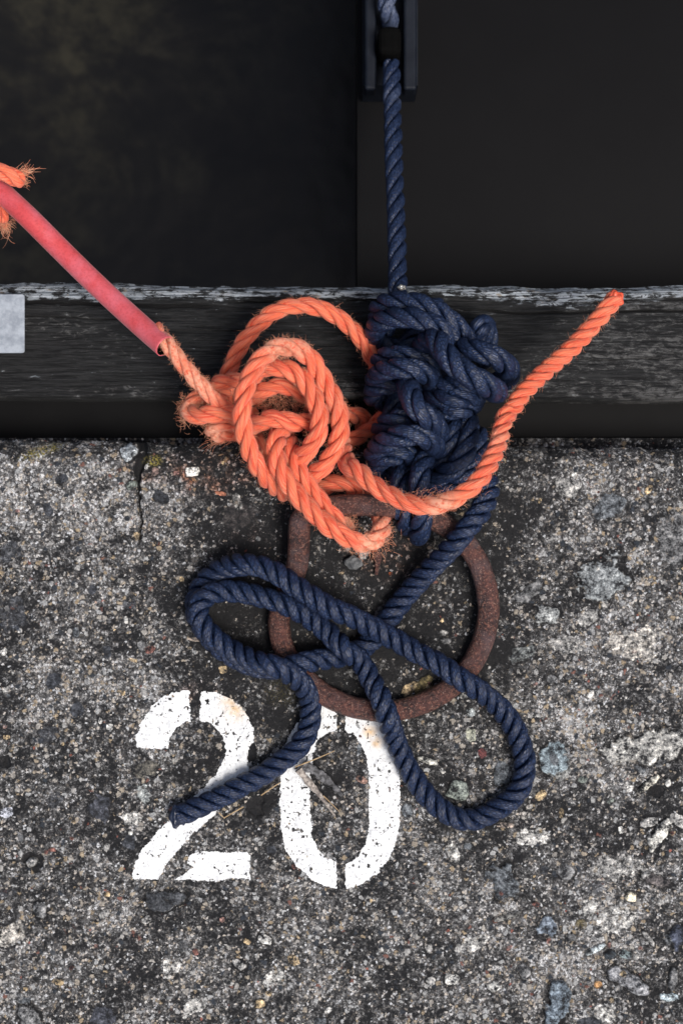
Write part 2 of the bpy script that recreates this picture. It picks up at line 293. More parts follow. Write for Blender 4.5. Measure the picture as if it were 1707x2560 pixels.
st(c9, [(820, 385, 64, 42, 10, (0.12, 0.115, 0.10), 0.9), (565, 615, 60, 86, 8, (0.06, 0.065, 0.08), 0.9), (278, 195, 62, 44, 0, DG, -0.5), (300, 560, 52, 48, 0, DG, -0.6), (740, 662, 58, 38, 15, WH, 0.6),
        (725, 790, 38, 52, 0, DG, -0.7), (185, 905, 54, 54, 0, BK, -3.5), (180, 912, 32, 26, 30, LG, 2.2), (915, 1130, 110, 62, 10, (0.055, 0.06, 0.068), 1.6), (223, 1172, 36, 46, 25, MG, 1.2), (822, 1232, 30, 22, 40, LG, 1),
        (602, 1090, 18, 15, 20, TN, 1), (28, 345, 34, 34, 0, BK, -2.5), (1030, 1376, 29, 33, 0, MG, 0.8), (1482, 1340, 40, 26, -25, WH, 1.2), (1098, 1410, 15, 20, 30, RD, 1), (402, 1502, 14, 12, 0, RD, 1), (334, 1580, 25, 21, 0, TN, 1.5),
        (1456, 1702, 30, 26, 0, TN, 1.5), (172, 1775, 76, 56, -25, MG, 1.5), (565, 1775, 76, 60, 0, (0.055, 0.06, 0.075), 1), (140, 1682, 38, 20, 0, BG, 0.8), (618, 150, 22, 22, 0, WH, 0.8), (440, 50, 42, 42, 0, DG, -0.8),
        (960, 1500, 60, 48, 40, WH, 0.5), (1090, 1715, 90, 42, 30, WH, 0.5), (1340, 1480, 42, 26, -30, LG, 1.2), (1280, 1580, 34, 18, -30, LG, 0.8), (1410, 290, 26, 68, 0, BK, -2.6), (1420, 590, 58, 60, 0, BK, -2.2), (1255, 355, 22, 32, 20, DG, -0.8),
        (40, 1085, 60, 22, 15, DG, 0.6), (545, 1245, 12, 12, 0, TN, 0.8), (1245, 1230, 18, 16, 0, PK, 0.8), (355, 248, 10, 12, 0, TN, 0.8), (510, 210, 9, 9, 0, TN, 0.6), (30, 150, 14, 10, 0, PK, 0.6), (168, 128, 12, 8, 0, RD, 0.5), (540, 1378, 14, 12, 0, PK, 0.8), (1520, 840, 28, 24, 0, DG, -1.0),
        (1540, 1560, 60, 50, 30, WH, 0.6), (60, 1320, 90, 60, 30, (0.5, 0.48, 0.44), 0.4), (40, 630, 40, 30, 10, (0.45, 0.48, 0.55), 0.4), (800, 520, 40, 60, 20, (0.33, 0.36, 0.36), 0.4), (145, 1620, 14, 14, 0, TN, 0.8)], .4464)
st(c10, [(112, 192, 66, 64, -20, GG, 1.2), (405, 95, 56, 70, 0, BG, 0.8), (418, 785, 78, 112, 15, BG, 1.8), (1408, 485, 44, 120, -38, (0.5, 0.5, 0.47), 2.2), (1345, 400, 60, 34, 10, LG, 1.2), (1340, 155, 96, 24, 38, (0.62, 0.6, 0.52), 2.0), (1400, 195, 56, 44, 0, BK, -2.5),
         (432, 1012, 92, 20, 16, (0.20, 0.20, 0.19), 1.5), (692, 1070, 68, 76, 0, (0.14, 0.17, 0.21), 1), (842, 1146, 36, 28, 0, MG, 1.2), (810, 722, 62, 50, 50, MG, 0.8), (1230, 882, 36, 38, 0, (0.6, 0.56, 0.44), 1.6), (1003, 830, 52, 48, 0, DG, -0.6), (905, 1060, 42, 34, 0, YB, 0.6),
         (1002, 1222, 74, 20, 28, (0.46, 0.52, 0.54), 1.2), (1094, 1256, 38, 32, 10, (0.045, 0.055, 0.065), 1.4), (1196, 1256, 44, 31, -8, (0.28, 0.35, 0.36), 1.3), (1262, 1272, 19, 22, 0, LG, 1), (1212, 1422, 146, 56, -26, (0.30, 0.31, 0.33), 2.4), (1500, 1416, 30, 72, -5, MG, 2.0),
         (1476, 1532, 64, 26, 0, (0.40, 0.48, 0.52), 0.8), (762, 1570, 72, 150, -10, (0.16, 0.20, 0.24), 2.6), (1016, 1452, 30, 26, 30, (0.45, 0.26, 0.12), 1.5), (616, 932, 24, 16, -20, RD, 1), (540, 1362, 42, 56, 20, MG, 1.2), (1532, 1142, 66, 76, 0, (0.06, 0.07, 0.10), 1.6), (1342, 1150, 16, 64, 38, LG, 1.6),
         (600, 495, 96, 56, 0, WH, 0.6), (1130, 1030, 130, 90, 30, WH, 0.5), (1090, 1195, 13, 22, 0, PK, 1), (1290, 1216, 16, 14, 0, PK, 1), (760, 60, 96, 80, 0, (0.30, 0.31, 0.30), 0.6), (920, 125, 36, 26, 20, GG, 0.8), (1380, 770, 100, 34, -18, (0.12, 0.11, 0.11), 1.4), (1430, 900, 70, 34, 15, LG, 0.6),
         (1465, 145, 22, 28, 0, WH, 1.4), (1165, 452, 20, 26, 0, WH, 0.8), (1052, 412, 20, 18, 0, WH, 0.8), (80, 600, 40, 80, 20, WH, 0.5), (200, 1190, 110, 44, 20, WH, 0.4), (960, 960, 50, 60, 0, WH, 0.4), (1210, 170, 38, 34, 0, WH, 0.6), (1100, 262, 26, 16, 30, GG, 0.8), (1530, 390, 60, 40, -30, LG, 0.8), (420, 420, 60, 20, -5, (0.5, 0.42, 0.36), 1.0), (560, 330, 22, 66, -30, (0.45, 0.43, 0.40), 1.0), (1060, 1640, 80, 60, 0, WH, 0.5), (960, 1690, 80, 30, 0, DG, -0.8), (500, 1285, 20, 12, 0, TN, 1)], .3871)
st(c4, [(1470, 642, 82, 66, -10, (0.36, 0.38, 0.38), 1.8), (1372, 470, 38, 26, -20, WH, 1.0), (1290, 922, 68, 32, 35, MG, 1.4), (1182, 1690, 48, 62, 0, BG, 0.9), (672, 1626, 84, 22, -18, (0.48, 0.48, 0.44), 1.4), (962, 1452, 38, 42, 0, (0.5, 0.52, 0.42), 0.6), (640, 1110, 74, 46, 30, YB, 1.2),
        (790, 816, 42, 20, -5, MG, 1.2), (1040, 1576, 28, 34, 20, (0.14, 0.05, 0.05), 0.8), (1530, 1600, 92, 112, 0, (0.20, 0.25, 0.28), 1.2), (1510, 1072, 36, 30, 0, MG, 0.8), (420, 362, 14, 14, 0, (0.5, 0.12, 0.03), 0.5), (965, 1300, 28, 30, 30, (0.4, 0.44, 0.45), 1), (690, 1380, 30, 14, 0, LG, 0.6),
        (860, 776, 14, 12, 0, RD, 0.6), (920, 1180, 40, 24, 30, WH, 1.0), (225, 1755, 40, 26, -30, (0.35, 0.22, 0.18), 0.8), (1400, 1110, 18, 12, 30, PK, 0.6)], .3699)
st(cD, [(1385, 1330, 62, 46, 25, (0.22, 0.24, 0.25), 1.6), (1400, 1165, 36, 26, 30, BG, 1), (1300, 1120, 26, 22, 0, LG, 0.8), (1215, 1360, 40, 16, 40, MG, 0.8), (1500, 1715, 100, 34, 12, (0.42, 0.42, 0.40), 1.8), (1420, 1990, 60, 30, 0, LG, 0.6), (1460, 1480, 60, 40, 20, (0.5, 0.48, 0.44), 0.4), (1300, 1480, 40, 20, 0, LG, 0.5),
        (1200, 1500, 30, 16, 20, (0.24, 0.26, 0.26), 0.8), (1540, 1240, 36, 60, 0, MG, 0.6), (1350, 1420, 24, 16, 20, LG, 0.8), (30, 1410, 30, 34, 0, DG, -0.5), (560, 1180, 44, 30, 20, (0.05, 0.045, 0.045), 0.6), (545, 1150, 9, 22, 15, LG, 0.6)], 1.0887)
rng = np.random.RandomState(5)
for i in range(260):        # smaller pebbles showing through everywhere
    r_ = 4 + 13 * rng.rand() ** 2.2
    px, py = rng.uniform(-180, 1890), rng.uniform(1150, 2740)
    k = rng.rand(); col = LG if k < .30 else MG if k < .48 else WH if k < .62 else TN if k < .80 else DG if k < .86 else BG if k < .94 else RD
    if px < 700 and r_ > 10: r_ *= 0.7
    stones.append((px, py, r_ * rng.uniform(.8, 1.5), r_ * rng.uniform(.6, 1.0), rng.uniform(0, 180), col, rng.uniform(.3, 1.0) * (1 if sum(col) > .3 else -0.6)))
for sx_, sy_, a, b, ang, col, h in stones:
    m_ = max(a, b) * 1.5
    i0, i1 = np.searchsorted(gy, (sy_ - m_, sy_ + m_)); j0, j1 = np.searchsorted(gx, (sx_ - m_, sx_ + m_))
    if i1 <= i0 or j1 <= j0: continue
    x = X[i0:i1, j0:j1] - sx_; y = Y[i0:i1, j0:j1] - sy_
    ca, sa = math.cos(R(ang)), math.sin(R(ang)); u = (x * ca - y * sa) / a; v = (x * sa + y * ca) / b
    sd = int(sx_ * 7 + sy_) % 900
    p_ = 2.0 + (sd % 3) * 0.5
    q = (np.abs(u) ** p_ + np.abs(v) ** p_) ** (1 / p_) + 0.34 * min(1, min(a, b) / 22) * vn(X[i0:i1, j0:j1], Y[i0:i1, j0:j1], max(7, min(a, b) * .8), sd) + 0.14 * min(1, min(a, b) / 30) * vn(X[i0:i1, j0:j1], Y[i0:i1, j0:j1], 6, sd + 3)
    mk = sstep(1.08, 0.90, q)
    hz[i0:i1, j0:j1] += mk * h * (1.6 if h > 1.1 else 1.0) * (0.55 + 0.45 * np.clip(1 - q * q, 0, 1))
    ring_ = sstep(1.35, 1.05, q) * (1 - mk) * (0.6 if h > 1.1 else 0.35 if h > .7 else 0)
    for c in range(3): stone[i0:i1, j0:j1, c] = stone[i0:i1, j0:j1, c] * (1 - mk) + col[c] * mk
    stone[i0:i1, j0:j1, 3] = np.maximum(stone[i0:i1, j0:j1, 3], mk * (0.82 if abs(h) > .65 else 0.6))
    dirt_shade[i0:i1, j0:j1, 0] = np.maximum(dirt_shade[i0:i1, j0:j1, 0], ring_)
    hz[i0:i1, j0:j1] -= ring_ * 1.4
def blob(x, y, a, b, ang=0, soft=.6):
    dx = X - x * 1.0887; dy = Y - y * 1.0887; ca, sa = math.cos(R(ang)), math.sin(R(ang))
    q = np.hypot((dx * ca - dy * sa) / (a * 1.0887), (dx * sa + dy * ca) / (b * 1.0887)) + 0.22 * fbm(X, Y, 90, 77, 3)
    return sstep(1 + soft / 2, 1 - soft / 2, q)
g = np.zeros_like(X)  # real grime, plus soft shade painted in around the ring and ropes
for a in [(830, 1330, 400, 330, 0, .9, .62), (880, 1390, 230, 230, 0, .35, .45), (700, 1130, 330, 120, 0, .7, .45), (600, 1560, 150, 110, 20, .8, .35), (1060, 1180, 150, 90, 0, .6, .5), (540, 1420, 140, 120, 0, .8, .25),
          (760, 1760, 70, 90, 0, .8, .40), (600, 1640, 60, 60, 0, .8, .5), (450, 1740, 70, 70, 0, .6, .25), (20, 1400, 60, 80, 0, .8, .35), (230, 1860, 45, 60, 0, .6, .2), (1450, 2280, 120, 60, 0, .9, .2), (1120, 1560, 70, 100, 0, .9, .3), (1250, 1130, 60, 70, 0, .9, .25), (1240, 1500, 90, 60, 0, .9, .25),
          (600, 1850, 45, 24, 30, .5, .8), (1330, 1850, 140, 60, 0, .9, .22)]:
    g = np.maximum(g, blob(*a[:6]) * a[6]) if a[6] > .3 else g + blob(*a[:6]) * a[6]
crk = 352 + 9 * vn(Y, Y * 0, 55, 41) + 3 * vn(Y, Y * 0, 12, 42)
cw = (3.0 + 11 * sstep(1215, 1150, Y) + 2.0 * vn(Y, Y * 0, 25, 43)) * sstep(1360, 1200, Y)
ck = sstep(cw + 3, cw * .4, np.abs(X - crk)) * (Y < 1360)
faint = sstep(3.5, 0.8, np.abs(X - crk - 4)) * 0.35 * sstep(1500, 1300, Y)
hz -= 5.5 * ck + 1.0 * faint
g = np.clip(g + ck * .9 + faint, 0, 1)
ed = Y - edge                       # px behind the rounded arris
hz -= 16 * np.clip(1 - ed / 62, 0, 1) ** 2.2
hz = np.where(ed < 2, -60.0, hz)
g = np.clip(g + 0.20 * sstep(75, 20, ed), 0, 1)
dirt_shade[..., 0] = np.maximum(dirt_shade[..., 0], g)
dirt_shade[..., 1] = np.clip(blob(480, 1085, 110, 45, 0, .9) * .9 + blob(330, 1075, 40, 30) * .5 + blob(880, 1270, 90, 60, 0, .9) * .7 + blob(560, 1250, 60, 60, 0, .9) * .35 + blob(460, 1590, 40, 25, 0, .9) * .5, 0, 1)
dirt_shade[..., 2] = np.clip(blob(210, 1150, 240, 90, 0, .9) * .55 + blob(1350, 1120, 160, 60, 0, .9) * .5 + blob(1420, 1560, 240, 300, 0, .9) * .32 + blob(1300, 2150, 330, 200, 0, .9) * .28 + blob(100, 1650, 200, 180, 0, .9) * .15 + blob(250, 1330, 160, 130, 0, .9) * .15 + blob(60, 2050, 90, 90, 0, .9) * .3 + blob(1300, 1660, 60, 60) * .35 + blob(120, 1060, 200, 14, 0, .9) * .2
                       - blob(180, 1280, 120, 70, 20, .9) * .1, 0, 1)
dirt_shade[..., 3] = 1
moss[:] = np.clip(blob(95, 1035, 46, 12, 20, .8) + blob(350, 1058, 22, 14, 0, .8) + 0.12 * blob(650, 1590, 40, 30, 0, .9), 0, 1)
ny, nx = X.shape
k = S
V = np.stack([(X - 853.5) * k, (1280 - Y) * k, hz / 1000], -1)
V[:, :, 0] *= 1; V = V.reshape(-1, 3)
idx = np.arange(ny * nx).reshape(ny, nx)
F = np.stack([idx[:-1, :-1], idx[1:, :-1], idx[1:, 1:], idx[:-1, 1:]], -1).reshape(-1, 4)
keep = np.ones(len(F), bool)
# the quay wall below the edge, and its far sides
nb = len(V); top = V[:nx].copy(); low = top.copy(); low[:, 2] = -1.3
V = np.vstack([V, low]); q = np.stack([idx[0, :-1], idx[0, 1:], nb + np.arange(1, nx), nb + np.arange(nx - 1)], -1)
F = np.vstack([F, q])
ext = lambda a, fill: np.vstack([a.reshape(ny * nx, -1), np.tile(fill, (nx, 1))])
quay = mesh_obj('quay', V, F, CONC, cols={'stone': ext(stone, (0, 0, 0, 0)), 'dirt_shade': ext(dirt_shade, (.6, 0, 0, 1)), 'moss': ext(moss, (0,)).ravel()})
tag(quay, 'pitted grey concrete quay top full of sand grains and pebbles', kind='structure')
# the rest of the quay, coarse, beyond the detailed sheet
def slab(name, boxes, mat, parent=None):
    Vs, Fs = [], []
    for (x0, x1, y0, y1, z0, z1) in boxes:
        b = len(Vs); Vs += [(x, y, z) for z in (z0, z1) for (x, y) in ((x0, y0), (x1, y0), (x1, y1), (x0, y1))]
        Fs += [(b, b + 3, b + 2, b + 1), (b + 4, b + 5, b + 6, b + 7), (b, b + 1, b + 5, b + 4), (b + 1, b + 2, b + 6, b + 5), (b + 2, b + 3, b + 7, b + 6), (b + 3, b, b + 4, b + 7)]
    return mesh_obj(name, Vs, Fs, mat, parent, smooth=False)
xl, xr, yb, ye = V[:, 0].min(), V[:, 0].max(), V[:, 1].min(), V[:, 1].max()
ap = slab('quay_apron', [(-6, xl + .002, -6, ye - .008, -1.3, -.002), (xr - .002, 6, -6, ye - .008, -1.3, -.002), (xl + .002, xr - .002, -6, yb + .002, -1.3, -.002)], CONC)
tag(ap, kind='structure')
def ground_z(x, y):
    "height (mm) of the quay under a photograph pixel, arrays"
    fx = np.clip((x - gx[0]) / STEP, 0, nx - 1.01); fy = np.clip((y - gy[0]) / STEP, 0, ny - 1.01)
    ix = fx.astype(int); iy = fy.astype(int); tx = fx - ix; ty = fy - iy
    return (hz[iy, ix] * (1 - tx) + hz[iy, ix + 1] * tx) * (1 - ty) + (hz[iy + 1, ix] * (1 - tx) + hz[iy + 1, ix + 1] * tx) * ty

# ------------------------------------------------------------------ painted number
def digit(name, polys, label, seed, stains):
    allp = np.concatenate([np.array(p) for p in polys]); x0, y0 = allp.min(0) - 6; x1, y1 = allp.max(0) + 6
    st_ = 1.25; xs = np.arange(x0, x1, st_); ys = np.arange(y0, y1, st_); PX, PY = np.meshgrid(xs, ys)
    jx = PX + 2.6 * vn(PX, PY, 9, seed) + 1.6 * vn(PX, PY, 3.2, seed + 1); jy = PY + 2.6 * vn(PX, PY, 9, seed + 2) + 1.6 * vn(PX, PY, 3.2, seed + 3)
    m_ = np.zeros(PX.shape, bool)
    for p in polys: m_ |= inpoly(jx, jy, p)
    low = fbm(PX, PY, 60, seed + 9, 2)
    chips = (vn(PX, PY, 4.2, seed + 5) + 0.45 * vn(PX, PY, 12, seed + 6) + 0.28 * low > 0.84) | (fbm(PX, PY, 15, seed + 8, 3) > 0.52) | (np.abs(vn(PX, PY, 17, seed + 12)) < 0.016) & (fbm(PX, PY, 40, seed + 13, 2) > 0.15)
    m_ &= ~chips
    z = ground_z(PX, PY) + 0.45 + 0.12 * vn(PX, PY, 5, seed + 7)
    idn = -np.ones(PX.shape, int); cell = m_[:-1, :-1]
    use = np.zeros(PX.shape, bool); use[:-1, :-1] |= cell; use[1:, :-1] |= cell; use[:-1, 1:] |= cell; use[1:, 1:] |= cell
    idn[use] = np.arange(use.sum())
    Vv = np.stack([(PX[use] - 853.5) * S, (1280 - PY[use]) * S, z[use] / 1000], -1)
    Fv = np.stack([idn[:-1, :-1][cell], idn[1:, :-1][cell], idn[1:, 1:][cell], idn[:-1, 1:][cell]], -1)
    stn_ = np.zeros(len(Vv))
    for sx_, sy_, r_ in stains: stn_ = np.maximum(stn_, sstep(r_, 0, np.hypot(PX[use] - sx_, PY[use] - sy_)))
    return tag(mesh_obj(name, Vv, Fv, PAINT, cols={'stain': stn_}), label, 'painted digit', 'white stencilled number on the concrete')
D_ = lambda p: [(x * 1.0887, y * 1.0887) for x, y in p]
p1 = [(474, 1725), (475, 1800), (455, 1808), (437, 1824), (424, 1844), (420, 1871), (340, 1868), (340, 1838), (354, 1806), (378, 1768), (400, 1745), (425, 1733), (450, 1727)]
p2 = [(501, 1726), (531, 1730), (560, 1737), (594, 1758), (616, 1784), (634, 1824), (633, 1854), (622, 1869), (616, 1895), (623, 1930), (600, 1960), (560, 2010), (527, 2044), (495, 2072), (460, 2107), (437, 2134), (415, 2161), (404, 2183), (393, 2198), (330, 2196), (333, 2178), (342, 2152), (357, 2120), (393, 2080), (433, 2040), (464, 2009), (504, 1973), (540, 1933), (553, 1911), (564, 1888), (562, 1857), (549, 1830), (527, 1808), (500, 1799)]
p3 = c9([(975, 1000), (1045, 965), (1080, 935), (1045, 905), (1068, 870), (1110, 848), (1385, 850), (1398, 880), (1400, 1000), (1300, 995), (1210, 1015), (1090, 1012)])
z1 = D_([(773, 1612), (735, 1618), (700, 1638), (670, 1675), (652, 1722), (645, 1780), (642, 1850), (645, 1900), (655, 1950), (680, 1990), (715, 2020), (750, 2035), (772, 2040), (773, 1980), (745, 1970), (725, 1945), (715, 1915), (712, 1860), (712, 1800), (716, 1740), (728, 1702), (745, 1686), (773, 1678)])
z2 = D_([(792, 1612), (830, 1622), (870, 1645), (900, 1690), (914, 1750), (918, 1810), (918, 1880), (910, 1930), (890, 1975), (860, 2010), (825, 2032), (793, 2040), (793, 1982), (815, 1975), (835, 1945), (845, 1900), (847, 1850), (847, 1790), (840, 1740), (825, 1700), (810, 1685), (792, 1678)])
digit('painted_digit', [p1, p2, p3], 'white stencilled figure 2, cut across its diagonal by the navy rope end', 301, [(590, 1765, 60)])
digit('painted_digit', [z1, z2], 'white stencilled figure 0, its top tucked under the rusty ring', 351, [(940, 1855, 26), (925, 1830, 30)])

# ------------------------------------------------------------------ timber beam
tx_ = np.arange(-700, 2420, 4.0); tt = np.linspace(0, 1, 150)
TX, TT = np.meshgrid(tx_, tt)
y_far = 709 + 12 * (TX / 1707) + 7 * vn(TX, TX * 0, 160, 61) + 3 * vn(TX, TX * 0, 38, 62); y_near = 994 + 6 * (TX / 1707) + 2 * vn(TX, TX * 0, 120, 63)
TY = y_far + (y_near - y_far) * TT
tz = -22 - 9 * sstep(0.055, 0, TT) ** 2 - 5 * sstep(0.97, 1, TT) ** 2
tz += 0.9 * fbm(TX / 12, TY, 9, 64, 3) + 0.5 * fbm(TX / 25, TY, 3.2, 66, 2)
def crack(y0, a, b, w_, seed):
    yy = y0 + 7 * vn(TX, TX * 0, 170, seed) + 2.5 * vn(TX, TX * 0, 35, seed + 1)
    return sstep(w_, w_ * .3, np.abs(TY - yy)) * sstep(a, a + 60, TX) * sstep(b, b - 60, TX)
cr = np.clip(crack(760, -700, 560, 7, 71) + crack(752, 560, 980, 3.5, 73) + crack(778, 1180, 2400, 4.5, 75) + crack(755, 1400, 2400, 5, 77) * .8 + crack(830, 300, 900, 2, 79) * .5 + crack(900, 1150, 1700, 2, 81) * .5 + crack(795, 0, 420, 2, 83) * .6, 0, 1)
tz -= 4.5 * cr
col = np.zeros(TX.shape + (4,), np.float32)
col[..., 0] = 0.60 * sstep(766 + 20 * vn(TX, TX * 0, 150, 85) + 8 * vn(TX, TX * 0, 40, 86), 738 + 16 * vn(TX, TX * 0, 150, 85), TY - 0) + 0.02; col[..., 1] = cr; col[..., 2] = np.clip(sstep(930, 985, TY) * 0.55 + sstep(700, 1700, TX) * 0.55 + sstep(260, 0, np.abs(TX - 160)) * 0.3 * sstep(880, 820, TY), 0, 1); col[..., 3] = 1
kk = S * (H - tz / 1000) / H
TV = np.stack([(TX - 853.5) * kk, (1280 - TY) * kk, tz / 1000], -1)
far = TV[0].copy(); far[:, 2] = -.16; near = TV[-1].copy(); near[:, 2] = -.16
TVf = np.vstack([far, TV.reshape(-1, 3), near]); n1 = len(tx_); rows = len(tt) + 2
ii = np.arange(rows * n1).reshape(rows, n1)
TF = np.stack([ii[:-1, :-1], ii[1:, :-1], ii[1:, 1:], ii[:-1, 1:]], -1).reshape(-1, 4)
c0 = np.tile((0, 0, 0, 1), (n1, 1))
beam = bpy.data.objects.new('timber_beam', None); scn.collection.objects.link(beam); beam.location = P(853, 850, -160)
tag(beam, 'weathered blackened timber fender beam with a pale worn far edge, along the quay', 'beam')
def adopt(o, par):
    o.parent = par; o.matrix_parent_inverse = __import__('mathutils').Matrix.Translation(-Vector(par.location)); return o
adopt(mesh_obj('wooden_beam', TVf, TF, TIMB, cols={'grain': np.vstack([c0, col.reshape(-1, 4), c0])}), beam)
adopt(slab('added_gap_board', [(-.7, .7, P(0, 1112, -70)[1], P(0, 985, -70)[1], -.14, -.070)], GAPBLK), beam)  # added board, its sky reflection evens out the dark gap
# metal plate on the beam
def rounded_plate(name, x0, x1, y0, y1, z, th, r, mat, bev=1.2):
    pts = []
    for cx, cy, a0 in ((x1 - r, y0 + r, -90), (x1 - r, y1 - r, 0), (x0 + r, y1 - r, 90), (x0 + r, y0 + r, 180)):
        for i in range(6): a = R(a0 + i * 18); pts.append((cx + r * math.cos(a), cy + r * math.sin(a)))
    n = len(pts); mx = (x0 + x1) / 2; my = (y0 + y1) / 2
    Vs = [P(*p, z) for p in pts] + [P(*p, z + th - 1) for p in pts] + [P(mx + (p[0] - mx) * (1 - 2 * bev / (x1 - x0)), my + (p[1] - my) * (1 - 2 * bev / (y1 - y0)), z + th) for p in pts] + [P(mx, my, z + th)]
    Fs = []
    for lv in (0, 1):
        for i in range(n): j = (i + 1) % n; Fs.append((lv * n + i, lv * n + j, lv * n + n + j, lv * n + n + i))
    for i in range(n): Fs.append((2 * n + i, 2 * n + (i + 1) % n, 3 * n, 3 * n))
    me = bpy.data.meshes.new(name); me.from_pydata(Vs, [], [f if f[2] != f[3] else f[:3] for f in Fs]); me.update(); me.materials.append(mat)
    o = bpy.data.objects.new(name, me); scn.collection.objects.link(o); return o
adopt(rounded_plate('metal_plate', -170, 63, 735, 883, -17, 5, 7, PLATE), beam)

# ------------------------------------------------------------------ water and the black boat with its fairlead
wv_ = slab('water', [(-30, 30, -30, 60, -2.4, -1.0)], WATER); tag(wv_, kind='structure')
boat = bpy.data.objects.new('boat', None); scn.collection.objects.link(boat); boat.location = P(1300, 350, -330)
tag(boat, 'black boat deck lying beyond the timber, with the navy rope led through its fairlead', 'boat')
def bxp(x0, x1, y0, y1, z0, z1):   # pixel box, sized at its top
    a = P(x0, y1, z1); b = P(x1, y0, z1); return (a[0], b[0], a[1], b[1], z0 / 1000, z1 / 1000)
dk = slab('deck', [bxp(893, 3600, -2600, 775, -360, -182)], HULL); adopt(dk, boat)
fair = slab('fairlead', [bxp(907, 1044, -240, 214, -180, -128)], CHAN)
adopt(fair, boat)
for x0, x1 in ((911, 940), (1008, 1041)):
    r_ = slab('rail', [bxp(x0, x1, -236, 224, -126, -104)], CHAN); bev = r_.modifiers.new('bevel', 'BEVEL'); bev.width = .0025; bev.segments = 3
    r_.parent = fair; 
rb = slab('roller', [bxp(945, 1003, 62, 136, -125, -84)], BLK); bev = rb.modifiers.new('bevel', 'BEVEL'); bev.width = .006; bev.segments = 3; rb.parent = fair

# ------------------------------------------------------------------ ropes
def spline(pts, step):
    "Catmull-Rom (centripetal-ish) through world points, resampled evenly"
    p = np.array(pts, float); p = np.vstack([2 * p[0] - p[1], p, 2 * p[-1] - p[-2]]); out = []
    for i in range(1, len(p) - 2):
        p0, p1_, p2_, p3_ = p[i - 1:i + 3]
        d0 = max(np.linalg.norm(p1_ - p0), 1e-6) ** .5; d1 = max(np.linalg.norm(p2_ - p1_), 1e-6) ** .5; d2 = max(np.linalg.norm(p3_ - p2_), 1e-6) ** .5
        m1 = (p1_ - p0) / d0 - (p2_ - p0) / (d0 + d1) + (p2_ - p1_) / d1; m2 = (p2_ - p1_) / d1 - (p3_ - p1_) / (d1 + d2) + (p3_ - p2_) / d2
        m1 *= d1; m2 *= d1
        t = np.linspace(0, 1, 24, endpoint=False)[:, None]
        out.append((2 * t**3 - 3 * t**2 + 1) * p1_ + (t**3 - 2 * t**2 + t) * m1 + (-2 * t**3 + 3 * t**2) * p2_ + (t**3 - t**2) * m2)
    out = np.vstack(out + [p[-2][None]])
    for _ in range(3): out[1:-1] = out[1:-1] * .5 + (out[:-2] + out[2:]) * .25
    s = np.concatenate([[0], np.cumsum(np.linalg.norm(np.diff(out, axis=0), axis=1))])
    n = max(4, int(s[-1] / step)); ss = np.linspace(0, s[-1], n)
    return np.stack([np.interp(ss, s, out[:, c]) for c in range(3)], -1), ss
def frames(C):
    T = np.gradient(C, axis=0); T /= np.linalg.norm(T, axis=1)[:, None] + 1e-12
    N = np.zeros_like(T); a = np.array((0.03, 0.05, 1.0)); n = a - T[0] * a.dot(T[0]); 
    if np.linalg.norm(n) < 1e-3: n = np.array((1.0, 0, 0)) - T[0] * T[0][0]
    N[0] = n / np.linalg.norm(n)
    for i in range(1, len(C)):
        n = N[i - 1] - T[i] * N[i - 1].dot(T[i]); N[i] = n / np.linalg.norm(n)
    return T, N, np.cross(T, N)
ROPES = {'blue': [], 'orange': []}
